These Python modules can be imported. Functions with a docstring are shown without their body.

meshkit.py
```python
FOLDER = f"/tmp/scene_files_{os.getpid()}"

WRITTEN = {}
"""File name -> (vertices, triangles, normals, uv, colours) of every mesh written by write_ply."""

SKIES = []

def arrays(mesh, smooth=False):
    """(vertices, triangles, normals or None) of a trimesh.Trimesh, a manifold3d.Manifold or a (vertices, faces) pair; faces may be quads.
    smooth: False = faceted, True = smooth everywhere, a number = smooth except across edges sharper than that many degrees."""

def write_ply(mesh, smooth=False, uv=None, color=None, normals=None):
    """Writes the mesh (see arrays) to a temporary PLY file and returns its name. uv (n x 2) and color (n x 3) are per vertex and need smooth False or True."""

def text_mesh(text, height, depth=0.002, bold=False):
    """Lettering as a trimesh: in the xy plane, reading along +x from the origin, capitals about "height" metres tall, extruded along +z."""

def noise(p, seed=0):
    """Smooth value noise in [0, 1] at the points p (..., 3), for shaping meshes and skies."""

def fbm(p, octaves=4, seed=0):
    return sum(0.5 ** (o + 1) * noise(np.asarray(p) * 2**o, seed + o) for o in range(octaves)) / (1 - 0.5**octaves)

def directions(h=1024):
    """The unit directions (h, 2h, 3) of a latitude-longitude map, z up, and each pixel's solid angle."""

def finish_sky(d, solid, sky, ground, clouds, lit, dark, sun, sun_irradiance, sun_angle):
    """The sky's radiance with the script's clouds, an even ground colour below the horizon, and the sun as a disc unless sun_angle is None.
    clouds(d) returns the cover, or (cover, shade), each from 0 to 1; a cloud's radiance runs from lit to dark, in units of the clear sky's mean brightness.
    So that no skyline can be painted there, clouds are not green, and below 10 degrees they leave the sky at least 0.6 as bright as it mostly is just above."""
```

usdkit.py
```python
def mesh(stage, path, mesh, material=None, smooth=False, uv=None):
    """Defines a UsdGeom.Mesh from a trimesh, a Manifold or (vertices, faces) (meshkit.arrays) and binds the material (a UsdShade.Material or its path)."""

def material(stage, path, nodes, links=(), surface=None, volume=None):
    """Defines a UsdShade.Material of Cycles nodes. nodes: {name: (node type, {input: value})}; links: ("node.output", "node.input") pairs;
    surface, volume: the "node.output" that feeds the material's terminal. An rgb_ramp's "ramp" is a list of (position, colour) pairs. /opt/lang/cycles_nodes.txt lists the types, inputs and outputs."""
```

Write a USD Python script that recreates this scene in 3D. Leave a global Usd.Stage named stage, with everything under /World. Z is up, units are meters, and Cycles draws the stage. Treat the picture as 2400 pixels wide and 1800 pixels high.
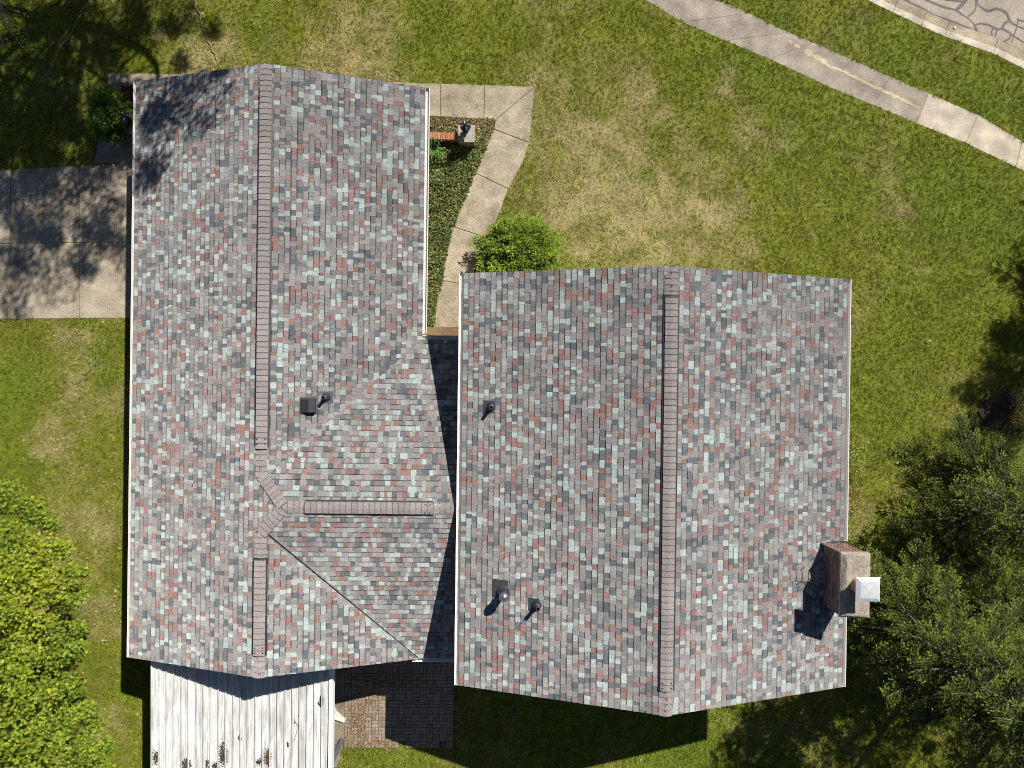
import math, numpy as np, trimesh, shapely, usdkit
from shapely.geometry import Polygon, box as sbox, LineString
from pxr import Usd, UsdGeom, UsdLux, UsdShade, Sdf, Gf, Vt
import meshkit
stage = Usd.Stage.CreateInMemory()
UsdGeom.SetStageUpAxis(stage, 'Z'); UsdGeom.SetStageMetersPerUnit(stage, 1.0)
UsdGeom.Xform.Define(stage, '/World'); UsdGeom.Scope.Define(stage, '/World/Looks')
RNG = np.random.default_rng(7)

# ------------------------------------------------------------------ camera, sky, sun, exposure
CAM_H, TILT_A, TILT_B, YAW, FPX = 21.5, .0024, .0197, -.0129, 1664.0
EXPOSURE = 0.68
SKY_STRENGTH, SUN_INTENSITY = 0.05, 1.25
SUN = np.array([.587, .850, 1.0]); SUN /= np.linalg.norm(SUN)
def _rx(a): return np.array([[1, 0, 0], [0, math.cos(a), -math.sin(a)], [0, math.sin(a), math.cos(a)]])
def _ry(b): return np.array([[math.cos(b), 0, math.sin(b)], [0, 1, 0], [-math.sin(b), 0, math.cos(b)]])
def _rz(c): return np.array([[math.cos(c), -math.sin(c), 0], [math.sin(c), math.cos(c), 0], [0, 0, 1]])
M = _ry(TILT_B) @ _rx(TILT_A) @ _rz(YAW)
cam = UsdGeom.Camera.Define(stage, '/World/camera')
mm = np.eye(4); mm[:3, :3] = M; mm[3, :3] = (0, 0, CAM_H)
cam.AddTransformOp().Set(Gf.Matrix4d(*mm.ravel().tolist()))
cam.CreateHorizontalApertureAttr(36.0); cam.CreateVerticalApertureAttr(27.0)
cam.CreateFocalLengthAttr(FPX / 2400 * 36); cam.CreateClippingRangeAttr(Gf.Vec2f(.1, 2000))
cam.CreateExposureAttr(EXPOSURE)
el, rot = math.asin(SUN[2]), math.atan2(SUN[0], SUN[1])
sky = UsdLux.DomeLight.Define(stage, '/World/sky')
usdkit.material(stage, '/World/Looks/sky_air', {
    's': ('sky_texture', {'sky_type': 'single_scattering', 'sun_disc': False, 'sun_elevation': el, 'sun_rotation': rot, 'air_density': .6, 'aerosol_density': .25}),
    'b': ('background_shader', {'strength': SKY_STRENGTH})}, [('s.color', 'b.color')], surface='b.background')
UsdShade.MaterialBindingAPI.Apply(sky.GetPrim()).Bind(UsdShade.Material.Get(stage, '/World/Looks/sky_air'))

sun = UsdLux.DistantLight.Define(stage, '/World/sun')
sun.CreateNormalizeAttr(True); sun.CreateIntensityAttr(SUN_INTENSITY); sun.CreateAngleAttr(.53); sun.CreateColorAttr(Gf.Vec3f(1.0, .95, .86))
zx = SUN; xx = np.cross([0, 0, 1], zx); xx /= np.linalg.norm(xx); yy = np.cross(zx, xx)
lm = np.eye(4); lm[0, :3], lm[1, :3], lm[2, :3] = xx, yy, zx
sun.AddTransformOp().Set(Gf.Matrix4d(*lm.ravel().tolist()))

def at(px, py, z=0.0):
    """The point at height z that the photograph (2400 x 1800) shows at a pixel: survey of the place, in metres."""
    d = M.T @ np.array([(px - 1200) / FPX, -(py - 900) / FPX, -1.0])
    p = np.array([0, 0, CAM_H]) + d * (z - CAM_H) / d[2]
    return p
def ats(pts, z=0.0): return [tuple(at(x, y, z)[:2]) for x, y in pts]

# ------------------------------------------------------------------ helpers
_used = {}
def _name(parent, name):
    k = parent + '/' + name; n = _used.get(k, 0); _used[k] = n + 1
    return k if n == 0 else f'{k}_{n:03d}'
def _tag(prim, label=None, cat=None, group=None, kind=None):
    for k, v in (('label', label), ('category', cat), ('group', group), ('kind', kind)):
        if v: prim.SetCustomDataByKey(k, v)
    return prim
def _path(p): return '/World' if p is None else (p if isinstance(p, str) else str(p.GetPath()))
def thing(name, label=None, cat=None, loc=(0, 0, 0), rot=0.0, group=None, kind=None, parent=None):
    x = UsdGeom.Xform.Define(stage, _name(_path(parent), name))
    x.AddTranslateOp().Set(Gf.Vec3d(*map(float, loc)))
    if rot: x.AddRotateZOp().Set(float(rot))
    return _tag(x.GetPrim(), label, cat, group, kind)
def mesh(name, geo, mat, parent=None, tint=None, smooth=False, label=None, cat=None, group=None, kind=None):
    """One Mesh prim from a trimesh or (V, F); F rows of 3 or 4; tint is a colour per vertex or one colour."""
    if isinstance(geo, trimesh.Trimesh): V, F = np.asarray(geo.vertices), np.asarray(geo.faces)
    else: V, F = np.asarray(geo[0], float), np.asarray(geo[1], int)
    N = None
    if smooth is not False and F.shape[1] == 3:
        V, F, N = meshkit.arrays((V, F), smooth)
    m = UsdGeom.Mesh.Define(stage, _name(_path(parent), name))
    m.CreatePointsAttr(Vt.Vec3fArray.FromNumpy(np.ascontiguousarray(V, np.float32)))
    m.CreateFaceVertexCountsAttr(Vt.IntArray.FromNumpy(np.full(len(F), F.shape[1], np.int32)))
    m.CreateFaceVertexIndicesAttr(Vt.IntArray.FromNumpy(np.ascontiguousarray(F, np.int32).ravel()))
    m.CreateSubdivisionSchemeAttr('none')
    if N is not None:
        m.CreateNormalsAttr(Vt.Vec3fArray.FromNumpy(N.astype(np.float32))); m.SetNormalsInterpolation('vertex')
    if tint is not None:
        t = np.asarray(tint, np.float32)
        if t.ndim == 1: t = np.tile(t, (len(V), 1))
        UsdGeom.PrimvarsAPI(m).CreatePrimvar('tint', Sdf.ValueTypeNames.Color3fArray, 'vertex').Set(Vt.Vec3fArray.FromNumpy(np.ascontiguousarray(t)))
    UsdShade.MaterialBindingAPI.Apply(m.GetPrim()).Bind(LOOK[mat])
    return _tag(m.GetPrim(), label, cat, group, kind)
class Bag:
    """Collects (V, F, tint) pieces to be joined into one mesh."""
    def __init__(s): s.v, s.f, s.t, s.n = [], [], [], 0
    def add(s, V, F, t=(1, 1, 1)):
        V = np.asarray(V, float); F = np.asarray(F, int)
        if F.shape[1] == 4: F = np.vstack([F[:, [0, 1, 2]], F[:, [0, 2, 3]]])
        t = np.asarray(t, float)
        if t.ndim == 1: t = np.tile(t, (len(V), 1))
        s.v.append(V); s.f.append(F + s.n); s.t.append(t); s.n += len(V); return s
    def tm(s, m, t=(1, 1, 1)): return s.add(m.vertices, m.faces, t)
    def get(s): return np.vstack(s.v), np.vstack(s.f)
    def tint(s): return np.vstack(s.t)
    def put(s, name, mat, parent=None, **k): return mesh(name, s.get(), mat, parent, tint=s.tint(), **k)
def bx(x0, x1, y0, y1, z0, z1, bevel=0.0):
    if bevel <= 0:
        b = trimesh.creation.box([x1 - x0, y1 - y0, z1 - z0]); b.apply_translation([(x0 + x1) / 2, (y0 + y1) / 2, (z0 + z1) / 2]); return b
    P = []
    for X, sx in ((x0, 1), (x1, -1)):
        for Y, sy in ((y0, 1), (y1, -1)):
            for Z, sz in ((z0, 1), (z1, -1)):
                P += [(X + sx * bevel, Y + sy * bevel, Z), (X + sx * bevel, Y, Z + sz * bevel), (X, Y + sy * bevel, Z + sz * bevel)]
    return trimesh.convex.convex_hull(np.array(P))
def prism(poly, z0, z1, bevel=0.0):
    """Slab over a plan polygon, its top edge chamfered."""
    p = poly if isinstance(poly, Polygon) else Polygon(poly)
    if not bevel:
        m = trimesh.creation.extrude_polygon(p, z1 - z0, engine='earcut'); m.apply_translation([0, 0, z0]); return m
    c = np.array(p.exterior.coords)[:-1]
    if Polygon(c).exterior.is_ccw is False: c = c[::-1]
    n = len(c); prev, nxt = np.roll(c, 1, 0), np.roll(c, -1, 0)
    def unit(a): return a / np.maximum(np.linalg.norm(a, axis=1, keepdims=True), 1e-9)
    e0, e1 = unit(c - prev), unit(nxt - c)
    n0, n1 = np.c_[-e0[:, 1], e0[:, 0]], np.c_[-e1[:, 1], e1[:, 0]]
    mi = unit(n0 + n1); k = bevel / np.maximum((mi * n0).sum(1), .35)
    ci = c + mi * k[:, None]
    V = np.vstack([np.c_[c, np.full(n, z0)], np.c_[c, np.full(n, z1 - bevel)], np.c_[ci, np.full(n, z1)]])
    i = np.arange(n); j = (i + 1) % n
    Q = np.vstack([np.c_[i, j, n + j, n + i], np.c_[n + i, n + j, 2 * n + j, 2 * n + i]])
    T = np.vstack([Q[:, [0, 1, 2]], Q[:, [0, 2, 3]]])
    vt, ft = trimesh.creation.triangulate_polygon(Polygon(ci), engine='earcut')
    d = np.linalg.norm(vt[:, None, :] - ci[None], axis=2).argmin(1)
    tri = d[ft]; a = ci[tri]; s = np.cross(a[:, 1] - a[:, 0], a[:, 2] - a[:, 0]) < 0
    tri[s] = tri[s][:, ::-1]
    return trimesh.Trimesh(V, np.vstack([T, tri + 2 * n]), process=False)
def tube(pts, r, n=6, caps=True):
    pts = np.asarray(pts, float); r = np.broadcast_to(np.asarray(r, float), (len(pts),))
    t = np.gradient(pts, axis=0); t /= np.maximum(np.linalg.norm(t, axis=1, keepdims=True), 1e-9)
    ref = np.where(np.abs(t[:, 2:3]) > .9, [[1., 0, 0]], [[0, 0, 1.]])
    a = np.cross(t, ref); a /= np.maximum(np.linalg.norm(a, axis=1, keepdims=True), 1e-9); b = np.cross(t, a)
    th = np.arange(n) / n * 2 * np.pi
    V = (pts[:, None] + r[:, None, None] * (np.cos(th)[None, :, None] * a[:, None] + np.sin(th)[None, :, None] * b[:, None])).reshape(-1, 3)
    F = []
    for k in range(len(pts) - 1):
        i = np.arange(n); j = (i + 1) % n
        F += [np.c_[k * n + i, k * n + n + j, k * n + j], np.c_[k * n + i, k * n + n + i, k * n + n + j]]
    if caps:
        V = np.vstack([V, pts[:1], pts[-1:]]); i = np.arange(n); j = (i + 1) % n; L = len(pts) - 1
        F += [np.c_[i, j, np.full(n, len(V) - 2)], np.c_[L * n + j, L * n + i, np.full(n, len(V) - 1)]]
    return V, np.vstack(F)
def lathe(prof, n=20, loc=(0, 0, 0)):
    prof = np.asarray(prof, float); th = np.arange(n) / n * 2 * np.pi
    V = np.stack([prof[:, None, 0] * np.cos(th), prof[:, None, 0] * np.sin(th), np.repeat(prof[:, 1:2], n, 1)], -1).reshape(-1, 3)
    F = []
    for k in range(len(prof) - 1):
        i = np.arange(n); j = (i + 1) % n
        F += [np.c_[k * n + i, k * n + j, k * n + n + j], np.c_[k * n + i, k * n + n + j, k * n + n + i]]
    return V + np.asarray(loc, float), np.vstack(F)
def unitv(a): return a / np.maximum(np.linalg.norm(a, axis=-1, keepdims=True), 1e-9)

# ------------------------------------------------------------------ materials
LOOK = {}
def look(name, nodes, links, surface='p.BSDF'):
    LOOK[name] = usdkit.material(stage, '/World/Looks/' + name, nodes, links, surface=surface)
POS = ('geometry', {})
def tinted(name, rough=.9, spec=.3, amp=.35, scale=60., detail=3., amp2=.2, scale2=2.5, bump=0., bscale=None, stretch=None, metallic=0.0, drough=0.0):
    """Tint attribute times fine and broad noise; optional bump."""
    nodes = {'g': POS, 'a': ('attribute', {'attribute': 'tint'}), 'm': ('mapping', {'scale': stretch or (1, 1, 1)}),
             'n': ('noise_texture', {'scale': scale, 'detail': detail, 'roughness': .65}),
             'n2': ('noise_texture', {'scale': scale2, 'detail': 4.0, 'roughness': .6}),
             'r': ('map_range', {'from_min': .25, 'from_max': .75, 'to_min': 1 - amp, 'to_max': 1 + amp}),
             'r2': ('map_range', {'from_min': .3, 'from_max': .7, 'to_min': 1 - amp2, 'to_max': 1 + amp2}),
             'x': ('math', {'math_type': 'multiply'}), 'c': ('combine_xyz', {}),
             'k': ('mix_color', {'blend_type': 'multiply', 'fac': 1.0, 'use_clamp': False}),
             'p': ('principled_bsdf', {'roughness': rough, 'specular_ior_level': spec, 'metallic': metallic, 'diffuse_roughness': drough})}
    links = [('g.position', 'm.vector'), ('m.vector', 'n.vector'), ('m.vector', 'n2.vector'), ('n.fac', 'r.value'), ('n2.fac', 'r2.value'),
             ('r.result', 'x.value1'), ('r2.result', 'x.value2'), ('x.value', 'c.x'), ('x.value', 'c.y'), ('x.value', 'c.z'),
             ('a.color', 'k.a'), ('c.vector', 'k.b'), ('k.result', 'p.base_color')]
    if bump:
        nodes['nb'] = ('noise_texture', {'scale': bscale or scale, 'detail': 3.0}); nodes['bm'] = ('bump', {'strength': 1.0, 'distance': bump})
        links += [('m.vector', 'nb.vector'), ('nb.fac', 'bm.height'), ('bm.normal', 'p.normal')]
    look(name, nodes, links)
def leafy(name, trans=.35, rough=.5, spec=.25, amp=.15, scale=4.):
    look(name, {'g': POS, 'a': ('attribute', {'attribute': 'tint'}), 'n': ('noise_texture', {'scale': scale, 'detail': 2.0}),
                'r': ('map_range', {'from_min': .3, 'from_max': .7, 'to_min': 1 - amp, 'to_max': 1 + amp}), 'c': ('combine_xyz', {}),
                'k': ('mix_color', {'blend_type': 'multiply', 'fac': 1.0, 'use_clamp': False}),
                'p': ('principled_bsdf', {'roughness': rough, 'specular_ior_level': spec}), 't': ('translucent_bsdf', {}),
                'h': ('hsv', {'hue': .49, 'saturation': 1.1, 'value': 1.2}), 'mx': ('mix_closure', {'fac': trans})},
         [('g.position', 'n.vector'), ('n.fac', 'r.value'), ('r.result', 'c.x'), ('r.result', 'c.y'), ('r.result', 'c.z'), ('a.color', 'k.a'), ('c.vector', 'k.b'),
          ('k.result', 'p.base_color'), ('k.result', 'h.color'), ('h.color', 't.color'), ('p.BSDF', 'mx.closure1'), ('t.BSDF', 'mx.closure2')], surface='mx.closure')
def plain(name, col, rough=.5, metallic=0.0, spec=.5, amp=.1, scale=8.):
    look(name, {'g': POS, 'n': ('noise_texture', {'scale': scale, 'detail': 3.0}),
                'ra': ('rgb_ramp', {'ramp': [(.3, tuple(np.array(col) * (1 - amp))), (.7, tuple(np.minimum(np.array(col) * (1 + amp), .95)))]}),
                'p': ('principled_bsdf', {'roughness': rough, 'metallic': metallic, 'specular_ior_level': spec})},
         [('g.position', 'n.vector'), ('n.fac', 'ra.fac'), ('ra.color', 'p.base_color')])
tinted('shingle', amp=.45, scale=46., detail=2., amp2=.09, scale2=.7, spec=.1, drough=1.0, rough=.95)
tinted('concrete', amp=.42, scale=30., detail=2., amp2=.34, scale2=1.7, bump=.004, bscale=45.)
tinted('asphalt', amp=.42, scale=30., detail=3., amp2=.18, scale2=1.3, bump=.004, bscale=60.)
tinted('soil', amp=.45, scale=22., detail=4., amp2=.25, scale2=1.2, bump=.02, bscale=25.)
tinted('brick', amp=.30, scale=30., amp2=.2, scale2=6., bump=.003)
tinted('stone', amp=.45, scale=24., detail=3., amp2=.2, scale2=4., bump=.012, bscale=26.)
tinted('awning_paint', amp=.34, scale=3.5, detail=6., amp2=.28, scale2=1.6, stretch=(7, .6, 1), rough=.6, spec=.3)
tinted('white_metal', amp=.05, scale=20., amp2=.08, scale2=2., rough=.45, spec=.4)
tinted('timber', amp=.25, scale=14., amp2=.15, stretch=(1, 1, 1), rough=.7)
tinted('bark', amp=.5, scale=16., amp2=.25, scale2=3., bump=.02, rough=.95)
leafy('grass_blade', trans=.22, rough=.6, spec=.15, amp=.1)
leafy('leaf', trans=.35, amp=.18, scale=2.5)
leafy('needle', trans=.10, rough=.6, spec=.12, amp=.2, scale=3.)
plain('black_plastic', (.018, .020, .024), rough=.55)
plain('vent_metal', (.10, .11, .12), rough=.38, metallic=.6)
plain('dome_metal', (.32, .33, .34), rough=.32, metallic=.85)
plain('bright_metal', (.86, .88, .90), rough=.28, metallic=.55)
plain('clay', (.36, .17, .075), rough=.85)
plain('lantern_metal', (.03, .035, .045), rough=.3, metallic=.5)
plain('siding', (.55, .52, .46), rough=.7)
look('lantern_glass', {'t': ('transparent_bsdf', {}), 'g': ('glossy_bsdf', {'roughness': .05}), 'f': ('fresnel', {'IOR': 1.5}), 'm': ('mix_closure', {})},
     [('f.fac', 'm.fac'), ('t.BSDF', 'm.closure1'), ('g.BSDF', 'm.closure2')], surface='m.closure')

# ------------------------------------------------------------------ the house: key dimensions
PIT = .33
LX0, LX1, LY0, LY1, LZ = -9.76, -2.06, -7.49, 7.91, 2.32
LXR = (LX0 + LX1) / 2; LZR = LZ + PIT * (LX1 - LXR)
RX0, RX1, RY0, RY1, RZ = -.87, 8.68, -7.504, 2.685, 3.94
RXR = (RX0 + RX1) / 2; RZR = RZ + PIT * (RX1 - RXR)
CY0, CY1, CZ, CZR, CXE = -7.46, 1.13, LZ, 3.80, -.5
CYR = (CY0 + CY1) / 2; CP = (CZR - CZ) / (CY1 - CYR)
VY1, VY0 = CY1 - (LZR - CZ) / CP, CY0 + (LZR - CZ) / CP        # where the cross gable's planes meet the long ridge
HX = LXR + (CZR - LZR) / PIT                                    # end of the cross ridge on the extended west slope
def roofz(x, y):
    if x > RX0: return RZ + PIT * min(x - RX0, RX1 - x)
    zl = LZ + PIT * min(x - LX0, LX1 - x)
    return max(zl, CZ + CP * min(CY1 - y, y - CY0)) if x > LXR else zl
def on_roof(px, py):
    p = at(px, py, 4.0)
    for _ in range(6): p = at(px, py, roofz(p[0], p[1]))
    return p

house = thing('house', 'large house with two gabled shingle roofs joined by a lower cross gable', 'house')
# walls
bag = Bag()
def gable_walls(x0, x1, y0, y1, ze, zr):
    xm = (x0 + x1) / 2
    prof = Polygon([(x0, -.2), (x1, -.2), (x1, ze), (xm, zr), (x0, ze)])
    m = trimesh.creation.extrude_polygon(prof, y1 - y0, engine='earcut')
    V = m.vertices.copy(); m.vertices = np.c_[V[:, 0], y1 - V[:, 2], V[:, 1]]
    return m
mesh('wall', gable_walls(LX0 + .38, LX1 - .38, LY0 + .34, LY1 - .36, LZ - .1, LZR - .24), 'brick', house, tint=(.30, .15, .10))
mesh('wall', gable_walls(RX0 + .38, RX1 - .38, RY0 + .34, RY1 - .36, RZ - .1, RZR - .24), 'siding', house)
mesh('wall', bx(LX1 - .5, RX0 + .5, CY0 + .36, CY1 - .36, -.2, CZ - .08), 'siding', house)
# roof decks (timber sheathing with white fascia depth)
def deck(x0, x1, y0, y1, ze, zr):
    xm = (x0 + x1) / 2; t = .17
    prof = Polygon([(x0, ze - t), (x0, ze), (xm, zr), (x1, ze), (x1, ze - t), (xm, zr - t)])
    m = trimesh.creation.extrude_polygon(prof, y1 - y0, engine='earcut')
    V = m.vertices.copy(); m.vertices = np.c_[V[:, 0], y1 - V[:, 2], V[:, 1]]
    return m
dk = .012
roofL = mesh('roof', deck(LX0 + .02, LX1 - .02, LY0 + .02, LY1 - .02, LZ - dk, LZR - dk), 'white_metal', house, tint=(.62, .60, .56), label='long west gable roof')
roofR = mesh('roof', deck(RX0 + .02, RX1 - .02, RY0 + .02, RY1 - .02, RZ - dk, RZR - dk), 'white_metal', house, tint=(.62, .60, .56), label='higher east gable roof')
d0 = dk + .002
cv = np.array([(LX1, CY1, CZ), (CXE, CY1, CZ), (CXE, CYR, CZR), (HX, CYR, CZR), (LXR, VY1, LZR), (LXR, VY0, LZR), (LX1, CY0, CZ), (CXE, CY0, CZ)])
cv[:, 2] -= d0
cb = cv.copy(); cb[:, 2] = np.maximum(cb[:, 2] - .17, 2.0); nb = len(cv)
cf = [(0, 1, 2), (0, 2, 3), (0, 3, 4), (3, 2, 7), (3, 7, 6), (3, 6, 5), (4, 3, 5)]
sides = [(1, 0), (7, 1), (6, 7), (5, 6), (0, 4)]
cfa = cf + [(c + nb, b + nb, a + nb) for a, b, c in cf]
for a, b in sides: cfa += [(a, b, b + nb), (a, b + nb, a + nb)]
roofC = mesh('roof', (np.vstack([cv, cb]), np.array(cfa)), 'white_metal', house, tint=(.62, .60, .56), label='low cross gable roof between the two wings')

# shingles
EXPO = .143
SH = np.array([[.262, .249, .246], [.205, .204, .208], [.122, .133, .148], [.335, .385, .375], [.250, .155, .142], [.252, .224, .220]])
def shingle_colour(r, f):
    w = np.array([.28, .18, .165 * math.exp(1.0 * f[0]), .19 * math.exp(1.2 * f[1]), .125 * math.exp(1.3 * f[2]), .08])
    k = r.choice(6, p=w / w.sum()); c = SH[k] * r.uniform(.86, 1.14)
    if k in (2, 3, 4) and r.random() < .3: c = c + (SH[0] - c) * r.uniform(.15, .6)
    return c
TABS = []   # (V, F, tint, depth key, roof)
def shingle_plane(O, U, V, poly, seed, roof, lift=0.0):
    """Courses of laminated tabs over a polygon given in (u, v), u along the eave, v up the slope."""
    r = np.random.default_rng(seed); O, U, V = map(lambda a: np.asarray(a, float), (O, U, V)); N = np.cross(U, V)
    u0, v0, u1, v1 = poly.bounds; nc = int(math.ceil((v1 - v0) / EXPO - 1e-6))
    hull = poly.buffer(1e-6); shapely.prepare(hull)
    vt, ft = trimesh.creation.triangulate_polygon(poly, engine='earcut'); m = O + U * vt[:, :1] + V * vt[:, 1:2] + N * (.0012 + lift); ft = np.asarray(ft)
    if np.cross(m[ft[0, 1]] - m[ft[0, 0]], m[ft[0, 2]] - m[ft[0, 0]]) @ N < 0: ft = ft[:, ::-1]
    TABS.append((m, ft, np.tile((.03, .03, .032), (len(m), 1)), roof))
    for c in range(nc):
        a = v0 + c * EXPO; b = min(a + EXPO, v1); u = u0 - r.uniform(0, .25)
        wob = r.normal(0, .0025)
        while u < u1:
            w = r.choice([.07, .095, .115, .135, .155, .185, .22], p=[.12, .20, .25, .2, .13, .07, .03]) * r.uniform(.93, 1.07)
            q0, q1 = max(u, u0), min(u + w, u1); u += w
            if q1 - q0 < .01: continue
            q0 += .002; q1 -= .002; tooth = r.random() < .5; hb = (.017 if tooth else .011) + r.normal(0, .0008); ht = hb * .3 + .001
            pc = O + U * (q0 + q1) / 2 + V * (a + b) / 2; pq = np.array([pc[0] * 1.9 + pc[1] * .5, pc[1] * 1.9, seed * 3.]); col = shingle_colour(r, [meshkit.noise(pq, 200 + i_) - .5 for i_ in range(3)]); band = (not tooth) or r.random() < .2
            bb = b - (.022 + .008 * r.random()) if band else b - .006
            ja, jb = a + wob + r.normal(0, .0015), (b + .012 if b < v1 - 1e-6 else b)
            h = lambda v: hb + (ht - hb) * (v - ja) / (jb - ja) + lift
            rect = sbox(q0, max(ja, v0), q1, min(b, v1))
            dark = col * (.36 if band else .78)
            def P(x, y, z): return O + U * x + V * y + N * z
            if shapely.contains(hull, rect):
                T = [P(q0, ja, h(ja)), P(q1, ja, h(ja)), P(q1, bb, h(bb)), P(q0, bb, h(bb)),
                     P(q0, bb, h(bb)), P(q1, bb, h(bb)), P(q1, jb, h(jb)), P(q0, jb, h(jb)),
                     P(q0, ja, -.004 + lift), P(q1, ja, -.004 + lift), P(q1, jb, -.004 + lift), P(q0, jb, -.004 + lift)]
                F = [(0, 1, 2, 3), (4, 5, 6, 7), (8, 9, 1, 0), (9, 10, 6, 1), (8, 0, 7, 11)]
                t = np.array([col] * 4 + [dark] * 4 + [col * .5] * 4)
                TABS.append((np.array(T), np.array(F), t, roof))
            else:
                g = hull.intersection(rect)
                if g.area < 4e-4: continue
                for gg in getattr(g, 'geoms', [g]):
                    if gg.geom_type != 'Polygon' or gg.area < 2e-4: continue
                    vt, ft = trimesh.creation.triangulate_polygon(gg, engine='earcut')
                    m = np.array([P(x, y, h(y)) for x, y in vt])
                    if len(ft) == 0: continue
                    ft = np.asarray(ft); nn = np.cross(m[ft[0, 1]] - m[ft[0, 0]], m[ft[0, 2]] - m[ft[0, 0]])
                    if nn @ N < 0: ft = ft[:, ::-1]
                    TABS.append((m, ft, np.tile(col, (len(m), 1)), roof))
cs = 1 / math.sqrt(1 + PIT ** 2); sn = PIT * cs
cc = 1 / math.sqrt(1 + CP ** 2); sc = CP * cc
sl = (LXR - LX0) / cs; sr = (RXR - RX0) / cs; scl = (CY1 - CYR) / cc
ext = (HX - LXR) / cs
# west slope of the long roof: u = -y direction so that N points up
shingle_plane((LX0, LY1, LZ), (0, -1, 0), (cs, 0, sn), Polygon([(0, 0), (LY1 - LY0, 0), (LY1 - LY0, sl), (LY1 - VY0, sl), (LY1 - CYR, sl + ext), (LY1 - VY1, sl), (0, sl)]), 11, roofL)
# east slope of the long roof, cut by the two valleys
shingle_plane((LX1, LY0, LZ), (0, 1, 0), (-cs, 0, sn), Polygon([(0, 0), (CY0 - LY0 + .001, 0), (VY0 - LY0, sl), (0, sl)]), 12, roofL)
shingle_plane((LX1, LY0, LZ), (0, 1, 0), (-cs, 0, sn), Polygon([(CY1 - LY0, 0), (LY1 - LY0, 0), (LY1 - LY0, sl), (VY1 - LY0, sl)]), 13, roofL)
# cross gable, north and south
shingle_plane((CXE, CY1, CZ), (-1, 0, 0), (0, -cc, sc), Polygon([(0, 0), (CXE - LX1, 0), (CXE - LXR, (CY1 - VY1) / cc), (CXE - HX, scl), (0, scl)]), 14, roofC)
shingle_plane((LX1, CY0, CZ), (1, 0, 0), (0, cc, sc), Polygon([(0, 0), (CXE - LX1, 0), (CXE - LX1, scl), (HX - LX1, scl), (LXR - LX1, (VY0 - CY0) / cc)]), 15, roofC)
# the east roof, notched for the chimney
CHX0, CHX1, CHY0, CHY1, CHZ = 8.02, 8.64, -5.33, -3.86, 5.14
shingle_plane((RX0, RY1, RZ), (0, -1, 0), (cs, 0, sn), Polygon([(0, 0), (RY1 - RY0, 0), (RY1 - RY0, sr), (0, sr)]), 16, roofR)
notch = Polygon([(CHY0 - RY0, -1), (CHY1 - RY0, -1), (CHY1 - RY0, (RX1 - CHX0) / cs), (CHY0 - RY0, (RX1 - CHX0) / cs)])
shingle_plane((RX1, RY0, RZ), (0, 1, 0), (-cs, 0, sn), Polygon([(0, 0), (RY1 - RY0, 0), (RY1 - RY0, sr), (0, sr)]).difference(notch), 17, roofR)
# cricket: little saddle that sheds water behind the chimney
KX, KYM = 7.02, (CHY0 + CHY1) / 2; KZ = RZ + PIT * (RX1 - KX)
def tri_plane(A, B, C, seed):
    A, B, C = map(np.array, (A, B, C)); U = unitv(B - A); N = unitv(np.cross(U, C - A)); V = np.cross(N, U)
    uv = [((p - A) @ U, (p - A) @ V) for p in (A, B, C)]
    shingle_plane(A, U, V, Polygon(uv), seed, roofR, lift=.006)
cz0 = RZ + PIT * (RX1 - CHX0)
tri_plane((KX, KYM, KZ), (CHX0, CHY0, cz0), (CHX0, KYM, KZ + .02), 18)
tri_plane((CHX0, CHY1, cz0), (KX, KYM, KZ), (CHX0, KYM, KZ + .02), 19)

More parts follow.
